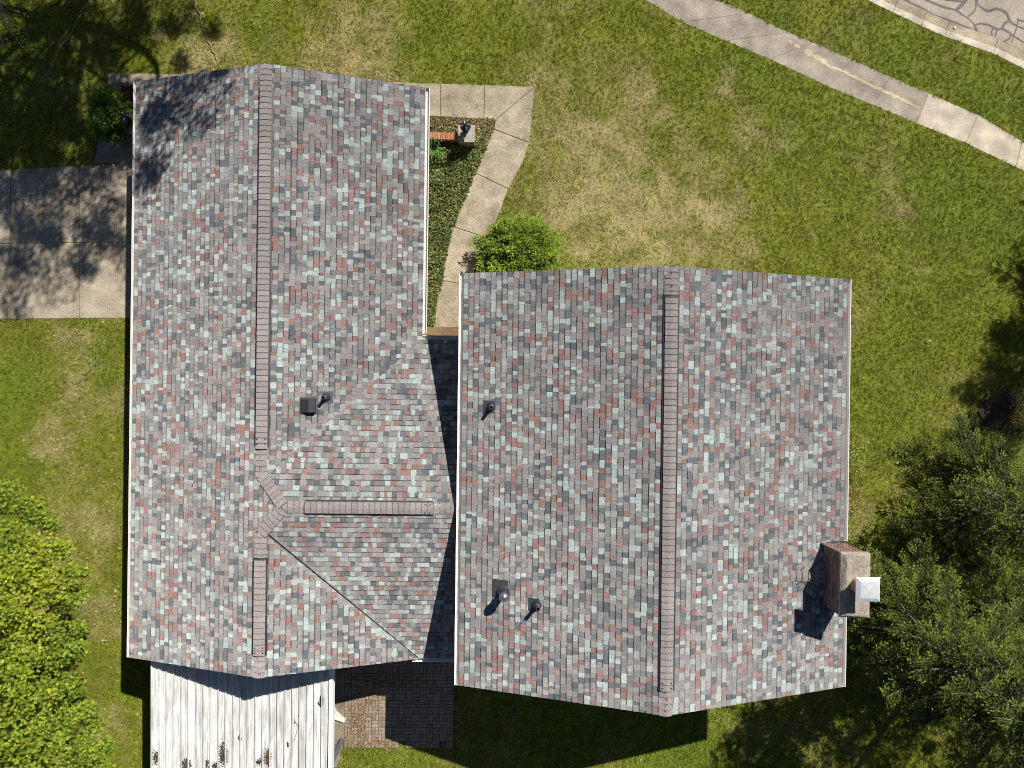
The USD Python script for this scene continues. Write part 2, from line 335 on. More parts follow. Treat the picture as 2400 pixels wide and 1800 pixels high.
keys = np.array([np.linalg.norm(t[0].mean(0) - (0, 0, CAM_H)) for t in TABS])
full = np.array([len(t[0]) == 12 and len(t[1]) == 5 for t in TABS])
# keep clear of what the ridge caps hide
ctr = np.array([t[0].mean(0) for t in TABS])
hid = (np.abs(ctr[:, 0] - RXR) < .2) | (np.abs(ctr[:, 0] - LXR) < .2) | ((np.abs(ctr[:, 1] - CYR) < .2) & (ctr[:, 0] > LXR) & (ctr[:, 0] < RX0))
keys[hid | ~full] = 1e9
single = set(np.argsort(keys)[:300].tolist())
rest = {}
for i, (V, F, t, roof) in enumerate(TABS):
    if i in single: mesh('shingle', (V, F), 'shingle', roof, tint=t)
    else: rest.setdefault(str(roof.GetPath()), (roof, Bag()))[1].add(V, F, t)
for roof, b in rest.values(): b.put('shingle_courses', 'shingle', roof, kind='stuff')

# ridge vents and ridge caps
CAPC = np.array([.270, .243, .236])
def ridge_piece(A, B, p, w, h0, h1, thick, col=None, dark=None, darklen=.03):
    """A bent cap from A (butt end) to B along a ridge, dropping p per metre to each side over half width w."""
    A, B = np.asarray(A, float), np.asarray(B, float); d = unitv(B - A); s = unitv(np.cross(d, [0, 0, 1.])); up = np.cross(s, d)
    xs = np.array([-w, -.55 * w, -.16 * w, .16 * w, .55 * w, w]); L = np.linalg.norm(B - A)
    zs = -p * np.sqrt(xs ** 2 + (.12 * w) ** 2)
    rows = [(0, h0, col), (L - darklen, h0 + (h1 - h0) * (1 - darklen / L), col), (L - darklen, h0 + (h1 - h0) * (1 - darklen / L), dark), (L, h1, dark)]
    V, T = [], []
    for l, h, c in rows:
        V += [A + d * l + s * x + up * (z + h) for x, z in zip(xs, zs)]; T += [c] * 6
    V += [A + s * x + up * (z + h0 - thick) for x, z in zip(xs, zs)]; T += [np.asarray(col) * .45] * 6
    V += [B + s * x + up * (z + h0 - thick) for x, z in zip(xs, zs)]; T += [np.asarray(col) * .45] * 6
    F = []
    for a, b in ((0, 1), (2, 3), (4, 0)):
        for i in range(5): F.append((a * 6 + i, a * 6 + i + 1, b * 6 + i + 1, b * 6 + i))
    F += [(24, 0, 18, 30), (5, 29, 35, 23)]
    F = np.array(F); V = np.array(V)
    n = np.cross(V[F[2, 1]] - V[F[2, 0]], V[F[2, 2]] - V[F[2, 0]])
    if n[2] < 0: F = F[:, ::-1]
    return V, F, np.array(T)
rcap = np.random.default_rng(5)
def caps(A, B, p, roof, w=.145, h=.022, raise_=lambda s: 0.0):
    A, B = np.asarray(A, float), np.asarray(B, float); L = np.linalg.norm(B - A); n = max(1, round(L / EXPO)); d = (B - A) / n
    for k in range(n):
        hh = raise_((k + .5) / n * L)
        c = CAPC * rcap.uniform(.9, 1.08)
        e = .012 if k < n - 1 else 0
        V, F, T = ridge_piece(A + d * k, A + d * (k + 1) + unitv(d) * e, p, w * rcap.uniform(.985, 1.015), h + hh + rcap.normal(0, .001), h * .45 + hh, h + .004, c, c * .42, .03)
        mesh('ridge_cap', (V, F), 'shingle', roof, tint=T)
def vent(A, B, p, roof, w=.185):
    V, F, T = ridge_piece(A, B, p, w, .030, .030, .034, np.ones(3), np.ones(3))
    v = mesh('ridge_vent', (V, F), 'black_plastic', roof)
def y_at(px, py, z): return at(px, py, z)[1]
vl = [(y_at(615, 203, LZR), y_at(606, 1046, LZR)), (y_at(606, 1308, LZR), y_at(606, 1536, LZR))]
vr = [(y_at(1572, 690, RZR), y_at(1563, 1620, RZR))]
vc = [(at(715, 1188, CZR)[0], at(1015, 1188, CZR)[0])]
for a, b in vl: vent((LXR, a, LZR), (LXR, b, LZR), PIT, roofL)
for a, b in vr: vent((RXR, a, RZR), (RXR, b, RZR), PIT, roofR)
for a, b in vc: vent((a, CYR, CZR), (b, CYR, CZR), CP, roofC)
def lifted(ranges, start, sign): return lambda s: .034 if any(min(a, b) <= start + sign * s <= max(a, b) for a, b in ranges) else 0.0
caps((LXR, VY1 + .10, LZR), (LXR, LY1 + .01, LZR), PIT, roofL, raise_=lifted(vl, VY1 + .10, 1))
caps((LXR, LY0 - .01, LZR), (LXR, VY0 - .05, LZR), PIT, roofL, raise_=lifted(vl, LY0 - .01, 1))
caps((LXR + .02, VY1 + .14, LZR + .005), (HX - .02, CYR + .03, CZR + .006), .20, roofL, h=.028)
caps((LXR + .02, VY0 - .10, LZR + .003), (HX - .02, CYR - .03, CZR + .004), .20, roofL, h=.026)
caps((-1.0, CYR, CZR), (HX - .06, CYR, CZR + .004), CP, roofC, raise_=lifted(vc, -1.0, -1))
caps((RXR, RY0 - .01, RZR), (RXR, RY1 + .01, RZR), PIT, roofR, raise_=lifted(vr, RY0 - .01, 1))
caps((KX - .05, KYM, KZ + .004), (CHX0, KYM, KZ + .024), .42, roofR, h=.03, w=.13)
# screws through the vents' ends
sb = Bag()
for x, y, z in [(LXR, vl[0][1], LZR), (LXR, vl[1][1], LZR), (RXR, vr[0][1], RZR)]:
    for dx in (-.10, .10):
        for dy in (.07, .19):
            c = trimesh.creation.cylinder(.016, .02, sections=8); c.apply_translation([x + dx, y + dy, z + .058 - PIT * .1]); sb.tm(c)
for dx in (-.07, -.19):
    for dy in (-.10, .10):
        c = trimesh.creation.cylinder(.016, .02, sections=8); c.apply_translation([vc[0][1] + dx, CYR + dy, CZR + .058 - CP * .1]); sb.tm(c)
mesh('vent_screws', sb.get(), 'black_plastic', house, kind='stuff')
# open south valley: a dark metal strip where the two planes meet
vv = np.array([(LX1, CY0 + .02, CZ + .016), (LXR + .15, VY0 - .06, LZR + .006)])
V, F = tube(np.linspace(vv[0], vv[1], 8), .012, 6); mesh('valley_flashing', (V, F), 'vent_metal', house)

# gutters: open K-style troughs
def gutter(A, B, out, name='gutter', w=.115, dep=.095, col=(.66, .64, .60), label=None):
    """Trough from A to B whose back edge lies on A-B; out is the horizontal direction away from the house."""
    A, B, o = np.asarray(A, float), np.asarray(B, float), np.asarray(out, float)
    prof = np.array([(0, 0), (0, -dep), (w * .75, -dep), (w, -dep * .35), (w, 0), (w - .016, 0), (w - .016, -.012), (w - .012, -dep * .35), (w * .72, -dep + .008), (.006, -dep + .008), (.006, 0)])
    n = len(prof); V = np.vstack([[P + o * x + np.array([0, 0, z]) for x, z in prof] for P in (A, B)])
    i = np.arange(n); j = (i + 1) % n; F = np.c_[i, j, n + j, n + i]
    m = trimesh.Trimesh(V, np.vstack([F[:, [0, 1, 2]], F[:, [0, 2, 3]]]), process=False)
    caps_ = []
    for k, P in ((0, A), (1, B)):
        d = unitv(B - A) * (.003 if k else -.003)
        q = np.array([P + d + o * x + np.array([0, 0, z]) for x, z in prof[:5]])
        caps_.append(trimesh.Trimesh(np.vstack([q, q + d]), np.array([(0, 1, 2), (0, 2, 3), (0, 3, 4), (7, 6, 5), (8, 7, 5), (9, 8, 5)]), process=False))
    m = trimesh.util.concatenate([m] + caps_); trimesh.repair.fix_normals(m)
    t = np.tile(np.array(col), (len(m.vertices), 1))
    return mesh(name, m, 'white_metal', house, tint=t, label=label)
gz = -.022
gutter((LX0 - .005, LY0, LZ + gz), (LX0 - .005, LY1, LZ + gz), (-1, 0, 0), w=.085)
gutter((LX1 + .005, CY1 + .16, LZ + gz), (LX1 + .005, LY1, LZ + gz), (1, 0, 0))
gutter((LX1 - .03, CY1 + .005, CZ + gz - .004), (RX0 - .06, CY1 + .005, CZ + gz - .004), (0, 1, 0))
gutter((LX1 - .16, CY0 - .005, CZ + gz), (RX0 - .06, CY0 - .005, CZ + gz), (0, -1, 0))
gutter((RX0 - .005, RY0, RZ + gz), (RX0 - .005, RY1, RZ + gz), (-1, 0, 0))
gutter((RX1 + .005, CHY1 + .01, RZ + gz), (RX1 + .005, RY1, RZ + gz), (1, 0, 0))
gutter((RX1 + .005, RY0, RZ + gz), (RX1 + .005, CHY0 - .01, RZ + gz), (1, 0, 0))

# chimney
chim = mesh('chimney', bx(CHX0 + .012, CHX1 - .012, CHY0 + .012, CHY1 - .012, 1.0, CHZ - .004), 'concrete', house, tint=(.30, .27, .24))
rb = np.random.default_rng(21)
def brick_col(r):
    k = r.random(); c = np.array([.22, .115, .072]) if k < .5 else np.array([.17, .085, .06]) if k < .75 else np.array([.28, .16, .10]) if k < .9 else np.array([.12, .075, .06])
    return c * r.uniform(.85, 1.15)
def brick_faces(parent, x0, x1, y0, y1, z0, z1, L=.205, H=.066, J=.010, D=.03, faces='WNES', keep=lambda m: True, colf=brick_col):
    rows = int(round((z1 - z0) / (H + J)))
    for f in faces:
        a0, a1 = (y0, y1) if f in 'WE' else (x0, x1)
        for k in range(rows):
            zb = z0 + k * (H + J); off = (L + J) / 2 * (k % 2); u = a0 - off
            while u < a1 - .02:
                u0, u1 = max(u, a0), min(u + L, a1); u += L + J
                if u1 - u0 < .03: continue
                pr = rb.uniform(-.003, .004)
                e = .001
                if f == 'W': c = (x0 - pr, x0 + D, u0 + e, u1 - e)
                elif f == 'E': c = (x1 - D, x1 + pr, u0 + e, u1 - e)
                elif f == 'N': c = (u0 + .031, u1 - .031, y1 - D, y1 + pr)
                else: c = (u0 + .031, u1 - .031, y0 - pr, y0 + D)
                if c[1] - c[0] < .01 or not keep((u0 + u1) / 2): continue
                mesh('brick', bx(c[0], c[1], c[2], c[3], zb, min(zb + H, z1)), 'brick', parent, tint=colf(rb))
brick_faces(chim, CHX0, CHX1, CHY0, CHY1, 4.0, CHZ, colf=lambda r: (brick_col(r) * .62 + brick_col(r).mean() * .34) * r.uniform(.7, 1.2))
# flashing at its foot
V = []
fl = Bag()
fl.tm(bx(CHX0 - .02, CHX0 - .004, CHY0 - .02, CHY1 + .02, 4.0, cz0 + .12)); fl.tm(bx(CHX0 - .02, CHX1, CHY1 + .004, CHY1 + .02, 3.9, 4.12)); fl.tm(bx(CHX0 - .02, CHX1, CHY0 - .02, CHY0 - .004, 3.9, 4.12))
mesh('flashing', fl.get(), 'vent_metal', chim)
# crown of rough pebbly mortar, rounded at the west edge
cr = trimesh.convex.convex_hull(np.array([(CHX0 - .03, y, CHZ) for y in (CHY0 - .025, CHY1 + .025)] + [(CHX1 + .03, y, CHZ) for y in (CHY0 - .025, CHY1 + .025)] +
     [(CHX0 - .02, y, CHZ + .05) for y in (CHY0, CHY1)] + [(CHX0 + .09, y, CHZ + .13) for y in (CHY0 + .05, CHY1 - .04)] + [(CHX1 + .03, y, CHZ + .10) for y in (CHY0 - .01, CHY1 + .01)] + [(CHX1 - .05, y, CHZ + .13) for y in (CHY0 + .05, CHY1 - .04)]))
for _ in range(4): cr = cr.subdivide()
cv_ = cr.vertices + cr.vertex_normals * ((meshkit.fbm(cr.vertices * 14, 3, 4) - .5) * .035)[:, None]
mesh('crown', (cv_, cr.faces), 'stone', chim, tint=(.26, .23, .185), smooth=40)
fp = at(2012, 1377, CHZ + .15); hp = at(2035, 1382, 5.80)
fc = np.array([(fp[0] + hp[0]) / 2, (fp[1] + hp[1]) / 2])
V, F = lathe([(.165, CHZ + .08), (.165, CHZ + .50), (.14, CHZ + .50), (.135, CHZ + .2)], 24, (fc[0], fc[1], 0)); mesh('flue', (V, F), 'clay', chim, smooth=35)
hz = 5.80; g = .27
hood = np.array([(sx * g, sy * g, 0) for sx, sy in ((-1, -1), (1, -1), (1, 1), (-1, 1))] + [(sx * g, sy * g, .03) for sx, sy in ((-1, -1), (1, -1), (1, 1), (-1, 1))] + [(sx * g * .70, sy * g * .70, .075) for sx, sy in ((-1, -1), (1, -1), (1, 1), (-1, 1))] + [(0, 0, .088)])
hf = []
for k in range(4):
    j = (k + 1) % 4; hf += [(k, j, j + 4), (k, j + 4, k + 4), (k + 4, j + 4, j + 8), (k + 4, j + 8, k + 8), (k + 8, j + 8, 12)]
hf += [(0, 2, 1), (0, 3, 2)]
mesh('rain_hood', (hood + np.array([hp[0], hp[1], hz - .04]), np.array(hf)), 'bright_metal', chim)
lg = Bag()
for sx in (-1, 1):
    for sy in (-1, 1): lg.add(*tube([(fc[0] + sx * .12, fc[1] + sy * .12, CHZ + .46), (hp[0] + sx * .17, hp[1] + sy * .17, hz - .03)], .008, 5))
mesh('hood_legs', lg.get(), 'bright_metal', chim)

# roof vents and pipes
def frame_on_roof(p):
    e = .05; n = unitv(np.array([-(roofz(p[0] + e, p[1]) - roofz(p[0] - e, p[1])) / (2 * e), -(roofz(p[0], p[1] + e) - roofz(p[0], p[1] - e)) / (2 * e), 1.0])); return n
def plate(p, hx, hy, th=.006, lift=.019):
    n = frame_on_roof(p); u = unitv(np.array([1, 0, -n[0] / n[2]])); v = np.cross(n, u)
    c = [p + n * lift + u * sx * hx + v * sy * hy for sx, sy in ((-1, -1), (1, -1), (1, 1), (-1, 1))]
    return trimesh.convex.convex_hull(np.array(c + [q + n * th for q in c]))
def pipe_vent(px, py, h, r, shift, label):
    p = on_roof(px, py)
    x = thing('plumbing_vent', None, None, parent=house); _tag(x, label)
    pl = plate(p + np.array([shift[0], shift[1], -PIT * shift[0] * (1 if p[0] > LXR and p[0] < RX0 or p[0] > RXR else -1)]), .13, .15)
    mesh('flashing', pl, 'vent_metal', x)
    mesh('boot', lathe([(.125, -.06), (.115, .02), (.085, .07), (.07, .11), (.058, .13), (r, .135)], 24, p), 'black_plastic', x, smooth=40)
    mesh('collar', lathe([(r + .022, .12), (r + .022, .15), (r, .155)], 20, p), 'vent_metal', x, smooth=30)
    mesh('pipe', lathe([(r, 0), (r, h), (r - .008, h), (r - .008, h - .2), (0, h - .2)], 20, p), 'vent_metal', x, smooth=30)
pipe_vent(764, 931, .34, .042, (.05, 0), 'slim black pipe vent beside the box vent')
pipe_vent(1152, 953, .30, .040, (-.06, 0), 'slim black pipe vent near the upper west edge of the higher roof')
pipe_vent(1259, 1417, .36, .045, (-.07, 0), 'slim pipe vent with open top beside the domed flue vent')
p = on_roof(1181, 1386)
x = thing('flue_vent', None, None, parent=house)
mesh('flashing', plate(p + np.array([-.08, .06, -.03]), .20, .22), 'vent_metal', x)
mesh('boot', lathe([(.17, -.07), (.155, .03), (.125, .10), (.11, .13)], 28, p), 'vent_metal', x, smooth=40)
mesh('pipe', lathe([(.098, 0), (.098, .46), (.06, .46)], 28, p), 'vent_metal', x, smooth=30)
mesh('cap', lathe([(.07, .42), (.115, .44), (.118, .47), (.11, .50), (.085, .535), (.045, .558), (0, .565)], 28, p), 'dome_metal', x, smooth=50)
p = on_roof(722, 951); n = frame_on_roof(p)
x = thing('box_vent', None, None, parent=house)
mesh('flashing', plate(p, .21, .21), 'black_plastic', x)
u = unitv(np.array([1, 0, -n[0] / n[2]])); v = np.cross(n, u)
hoodp = [p + u * a + v * b + n * c for b in (-.165, .165) for a, c in ((-.19, .02), (-.17, .05), (.0, .14), (.165, .14), (.185, .10), (.185, .02))]
mesh('hood', trimesh.convex.convex_hull(np.array(hoodp)), 'black_plastic', x)
# entrance step below the cross gable
s0, s1 = at(998, 789, .16), at(1082, 768, .16)
mesh('step', bx(LX1 - .3, RX0 + .2, .3, s1[1] - .0, -.05, .16, .012), 'soil', house, tint=(.15, .098, .052), label='brown entrance step')
# ------------------------------------------------------------------ ground colour field
DRY = [(1480, 470, 190, .9), (1560, 545, 120, .8), (1400, 390, 110, .75), (1330, 500, 110, .6), (1700, 195, 45, .8), (1500, 215, 40, .7), (1390, 340, 60, .7), (1720, 505, 60, .9), (1650, 470, 60, .7), (1500, 180, 30, .7),
       (1560, 260, 50, .5), (170, 870, 60, .9), (150, 960, 60, .8), (120, 1050, 70, .5), (180, 800, 60, .6), (260, 960, 50, .5), (860, 60, 50, .6), (1290, 180, 70, .5), (1340, 330, 70, .7), (560, 150, 100, .6), (800, 160, 120, .55), (880, 150, 120, .4),
       (1210, 330, 60, .6), (1850, 330, 60, .45), (1770, 300, 60, .4), (1640, 330, 60, .4), (2120, 470, 80, .35), (2060, 410, 60, .3), (230, 1250, 70, .5), (230, 1450, 60, .45), (160, 1200, 80, .4), (270, 1700, 60, .5), (2010, 1210, 40, .5), (380, 75, 22, .9), (372, 95, 20, .9), (500, 130, 40, .6), (450, 150, 60, .5)]
LUSH = [(1750, 150, 70, .7), (1900, 330, 130, .5), (2200, 450, 160, .8), (2330, 520, 120, .8), (2100, 120, 140, .6), (2330, 260, 90, .8), (1800, 60, 90, .6), (2200, 700, 120, .5), (30, 900, 90, .7), (240, 870, 40, .7), (250, 780, 40, .5), (580, 60, 60, .5), (940, 130, 70, .3), (1000, 40, 60, .4), (880, 40, 40, .5),
        (20, 1000, 60, .6), (60, 1080, 70, .5), (830, 1790, 120, .7), (950, 1790, 100, .6), (1620, 1790, 150, .9), (2080, 900, 120, .4), (2120, 1000, 100, .4)]
dryp = np.array([(*at(a, b)[:2], c / 77., d) for a, b, c, d in DRY]); lushp = np.array([(*at(a, b)[:2], c / 77., d) for a, b, c, d in LUSH])
def fields(P):
    """Dryness and lushness of the turf at plan points."""
    P = np.asarray(P, float); z = np.zeros(len(P)); q = np.c_[P, z]
    warp = np.c_[meshkit.fbm(q * 1.3, 3, 31) - .5, meshkit.fbm(q * 1.3, 3, 32) - .5] * 1.1
    D = np.zeros(len(P)); G = np.zeros(len(P)); W = P + warp
    for x, y, s, a in dryp: D = 1 - (1 - D) * (1 - a * np.exp(-((W[:, 0] - x) ** 2 + (W[:, 1] - y) ** 2) / (2 * (s * .62) ** 2)))
    for x, y, s, a in lushp: G = 1 - (1 - G) * (1 - a * np.exp(-((W[:, 0] - x) ** 2 + (W[:, 1] - y) ** 2) / (2 * (s * .62) ** 2)))
    n1, n2, n3 = meshkit.fbm(q * .55, 4, 41), meshkit.fbm(q * 2.2, 4, 42), meshkit.fbm(q * 7, 3, 43)
    D = np.clip(D * (.1 + 1.6 * n2) + (n1 - .5) * .7 + (n2 - .5) * .55 + (n3 - .5) * .5 + .05, 0, 1)
    return np.clip(D - .5 * G * (1 - D), 0, 1), np.clip(G + (.5 - n1) * .5, 0, 1), n2, n3
GREEN = np.array([.222, .250, .022]); LUSHC = np.array([.138, .226, .016]); TAN = np.array([.66, .53, .28])
def turf(P, r=None):
    D, G, n2, n3 = fields(P); D = D[:, None]; G = G[:, None]
    c = GREEN * (1 - .6 * G) + LUSHC * .6 * G
    if r is not None:
        dead = (r.random(len(P))[:, None] < D * .85 + .04)
        tone = r.uniform(.65, 1.35, (len(P), 1))
        c = np.where(dead, TAN * (.55 + .45 * D), c * (1 - .25 * D) + np.array([.16, .13, .05]) * .25 * D) * tone
        c *= 1 + .25 * (n3[:, None] - .5) * 2
    else: c = (c * (1 - D * .75) + TAN * .8 * D * .75) * .5
    return c

# ------------------------------------------------------------------ pavings: plan polygons
KEEP_OUT = [sbox(LX0 + .38, LY0 + .34, LX1 - .38, LY1 - .36), sbox(RX0 + .38, RY0 + .34, RX1 - .38, RY1 - .36), sbox(LX1 - .5, CY0 + .36, RX0 + .5, CY1 + .4)]
def paving(name, label_parts, panels, z, mat, base, seed, bev=.012, gap=.006, part='slab', var=.08, z0=-.1, cat=None):
    r = np.random.default_rng(seed); t = thing(name, None, cat, kind='structure')
    for poly in panels:
        p = Polygon(poly).buffer(0); KEEP_OUT.append(p); q = p.buffer(-gap, join_style=2)
        if q.is_empty: continue
        mesh(part, prism(q, z0, z + r.normal(0, .0012), bev), mat, t, tint=np.array(base) * r.uniform(1 - var, 1 + var))
    if label_parts: _tag(t, label_parts)
    return t
CONC = (.275, .235, .172)
A_ = lambda *p: ats(p, .04)
paving('front_walk', 'tan aggregate concrete walk bending from the north lawn to the entrance', [
    A_((700, 187), (890, 190), (890, 270), (700, 266)), A_((890, 190), (1032, 195), (1032, 273), (890, 270)), A_((1032, 195), (1135, 198), (1134, 279), (1032, 273)),
    A_((1135, 198), (1254, 202), (1162, 279), (1134, 279)), A_((1254, 202), (1247, 270), (1241, 334), (1157, 302), (1162, 279)),
    A_((1241, 334), (1222, 385), (1191, 442), (1114, 405), (1133, 355), (1157, 302)), A_((1191, 442), (1170, 500), (1148, 559), (1062, 531), (1085, 470), (1114, 405)),
    A_((1148, 559), (1120, 615), (1098, 668), (1035, 657), (1046, 590), (1062, 531)), A_((1098, 668), (1092, 768), (1016, 768), (1024, 700), (1035, 657))], .016, 'concrete', CONC, 51)
paving('side_walk', 'grey concrete pad and walk wrapping the house corner beside the driveway', [
    A_((253, 169), (700, 179), (700, 262), (331, 262)), A_((253, 169), (331, 262), (331, 380), (219, 383), (236, 280))], .012, 'concrete', (.255, .22, .165), 52)
dw = [(-700, -230, 'a'), (-230, 22, 'b'), (22, 184, 'c'), (184, 420, 'd')]
def yt(x): return 397 - (x / 314) * 17 if x > -50 else 399
paving('driveway', 'light concrete driveway at the west wall, dappled with tree shade', [A_((a, yt(a)), (b, yt(b)), (b, 568 - (b - 184) * .012), (a, 568 - (a - 184) * .012)) for a, b, _ in dw] +
       [A_((a, 568 - (a - 184) * .012), (b, 568 - (b - 184) * .012), (b, 748 - b * .007), (a, 748 - a * .007)) for a, b, _ in dw], .006, 'concrete', (.285, .243, .185), 53)
# public sidewalk: worn grey stretch, then newer pale slabs
lo = [(1180, -210), (1483, -15), (1600, 51), (1750, 139), (1900, 208), (2050, 250), (2150, 287), (2265, 334), (2383, 391), (2560, 475), (2800, 590)]
lo = [(1180, -215), (1320, -118), (1483, -18), (1600, 51), (1700, 110), (1820, 170), (1925, 205), (2040, 243), (2150, 287), (2266, 335), (2383, 392), (2500, 447), (2640, 515), (2800, 592)]
up = [(1380, -200), (1520, -105), (1690, 0), (1735, 20), (1830, 62), (1950, 118), (2050, 155), (2110, 182), (2179, 217), (2294, 267), (2398, 330), (2520, 400), (2660, 470), (2820, 550)]
lo = [(1180, -205), (1320, -118), (1484, -18), (1600, 50), (1715, 113), (1820, 170), (1925, 205), (2040, 246), (2150, 288), (2266, 335), (2383, 391), (2500, 447), (2640, 515), (2800, 592)]
lo[3:8] = [(1600, 50), (1701, 94), (1804, 137), (1943, 202), (2048, 245)]
up[2:8] = [(1690, 0), (1755, 29), (1850, 74), (1907, 98), (1998, 138), (2088, 178)]
pan = [A_(lo[k], lo[k + 1], up[k + 1], up[k]) for k in range(len(lo) - 1)]
sw = paving('public_sidewalk', 'public sidewalk crossing the lawn beside the verge', pan[:8], -.004, 'concrete', (.25, .217, .178), 54, var=.04, gap=.003, bev=.004)
for q in pan[8:]:
    p = Polygon(q); KEEP_OUT.append(p); mesh('slab', prism(p.buffer(-.006, join_style=2), -.1, -.003, .005), 'concrete', sw, tint=np.array((.39, .335, .27)) * RNG.uniform(.95, 1.05), label='newer pale slab')
# cream paint drips along the worn stretch
pb = Bag(); rp = np.random.default_rng(55)
dr = [(1854, 97, 6, 4), (1870, 106, 8, 4), (1897, 122, 12, 7), (1918, 134, 12, 6), (1932, 142, 10, 6)]
path_ = np.array([(1940, 150), (1975, 165), (2010, 181), (2040, 198), (2060, 206), (2090, 220), (2125, 236), (2153, 250)], float)
for k in range(46):
    q = path_[0] + 0; s_ = k / 45 * (len(path_) - 1); i = min(int(s_), len(path_) - 2); q = path_[i] * (1 - s_ + i) + path_[i + 1] * (s_ - i); dr.append((q[0], q[1] + rp.normal(0, .8), rp.uniform(3.5, 7), rp.uniform(2.4, 4)))
un = shapely.union_all([shapely.affinity.rotate(shapely.affinity.scale(shapely.geometry.Point(*at(x, y, .037)[:2]).buffer(1, 10), a / 77, b / 77), -28) for x, y, a, b in dr])
for g_ in getattr(un, 'geoms', [un]):
    pb.tm(trimesh.creation.extrude_polygon(g_, .004, engine='earcut').apply_translation([0, 0, -.0045]), (.42, .35, .24))
pb.put('paint_drips', 'concrete', sw)
# kerb and road
kl = [(1700, -205), (1870, -110), (2037, -5), (2090, 22), (2190, 72), (2300, 118), (2400, 166), (2560, 250), (2800, 385)]
kl = [(1700, -190), (1870, -95), (2036, 0), (2094, 28), (2160, 60), (2216, 85), (2330, 125), (2405, 162), (2560, 240), (2800, 370)]
def off(pts, d):
    pts = np.array(pts, float); t = np.gradient(pts, axis=0); t /= np.linalg.norm(t, axis=1, keepdims=True); return [tuple(p) for p in pts + np.c_[t[:, 1], -t[:, 0]] * d]
k1, k2 = off(kl, 17), off(kl, 42)
kerb = thing('kerb', 'pale concrete kerb and gutter pan along the road', None, kind='structure')
for k in range(len(kl) - 1):
    p = Polygon(A_(kl[k], kl[k + 1], k1[k + 1], k1[k])); mesh('kerb_stone', prism(p.buffer(-.004, join_style=2), -.3, .0, .012), 'concrete', kerb, tint=np.array((.43, .385, .315)) * RNG.uniform(.94, 1.05))
    q = Polygon(A_(k1[k], k1[k + 1], k2[k + 1], k2[k])); mesh('gutter_pan', prism(q.buffer(-.004, join_style=2), -.3, -.075, .01), 'concrete', kerb, tint=np.array((.26, .215, .16)) * RNG.uniform(.94, 1.05))
    KEEP_OUT.append(p); KEEP_OUT.append(q)
far = [(2900, -1500), (1500, -1500)]
rp_ = Polygon(A_(*(k2 + [(2800, -900), (1700, -900)]))).buffer(0); KEEP_OUT.append(rp_)
road = mesh('road', prism(rp_, -.4, -.08), 'asphalt', tint=(.275, .235, .195), kind='structure', label='weathered asphalt road with dark crack sealant')
def seal(pts, w, nm='crack_seal'):
    pts = np.array(pts, float); n = 6
    c = []
    for i in range(len(pts) - 1):
        p0, p1, p2, p3 = pts[max(i - 1, 0)], pts[i], pts[i + 1], pts[min(i + 2, len(pts) - 1)]
        for t in np.arange(n) / n: c.append(.5 * (2 * p1 + (p2 - p0) * t + (2 * p0 - 5 * p1 + 4 * p2 - p3) * t ** 2 + (3 * p1 - p0 - 3 * p2 + p3) * t ** 3))
    c.append(pts[-1]); q = np.array(ats(c, -.08)); ln = shapely.union_all([LineString(q[i:i + 3]).buffer(w / 77 / 2 * sw_, 3) for i, sw_ in zip(range(len(q) - 2), .5 + 1.0 * meshkit.noise(np.c_[q[:, 0] * 2.2, q[:, 1] * 2.2, q[:, 0] * 0], 77))]).simplify(.004)
    KEEP_OUT.append(ln)
    return trimesh.util.concatenate([trimesh.creation.extrude_polygon(g_, .004, engine='earcut').apply_translation([0, 0, -.082]) for g_ in getattr(ln, 'geoms', [ln])])
SZ = lambda pts: [(2000 + x / 5.53, y / 5.53) for x, y in pts]
seals = [(SZ([(600, -60), (740, 40), (850, 90), (1000, 175), (1180, 250), (1400, 330), (1600, 430), (1850, 530), (2000, 600), (2212, 700), (2500, 850)]), 7),
         (SZ([(940, 0), (1050, 45), (1180, 95), (1320, 130), (1400, 180), (1500, 250), (1560, 310), (1600, 410)]), 5),
         (SZ([(1330, 130), (1400, 70), (1480, -30)]), 8), (SZ([(1600, -60), (1590, 90), (1560, 150), (1490, 210)]), 7),
         (SZ([(1620, 60), (1680, 115), (1760, 140), (1850, 115), (1930, 135), (1990, 180), (2020, 250), (2060, 300), (2130, 340), (2230, 380), (2400, 470)]), 6),
         (SZ([(1590, 320), (1650, 305), (1740, 320), (1820, 355), (1880, 380), (1930, 360), (1960, 300), (2030, 270)]), 5),
         (SZ([(1930, 370), (2000, 410), (2040, 440), (2020, 500), (1960, 530)]), 5), (SZ([(1820, 360), (1790, 410), (1800, 450)]), 4), (SZ([(1860, 390), (1840, 470)]), 4),
         (SZ([(2140, 250), (2120, 340), (2090, 440), (2050, 540)]), 4.5), (SZ([(2130, 255), (2212, 275), (2400, 300)]), 4.5), (SZ([(2040, 440), (2120, 490), (2212, 550), (2350, 640)]), 4), (SZ([(1060, -30), (1250, 0), (1420, 20)]), 4)]
for i, (s, w) in enumerate(seals):
    m = seal(s, w); m.apply_translation([0, 0, .0005 * i]); mesh('crack_seal', m, 'asphalt', road, tint=(.115, .104, .10))
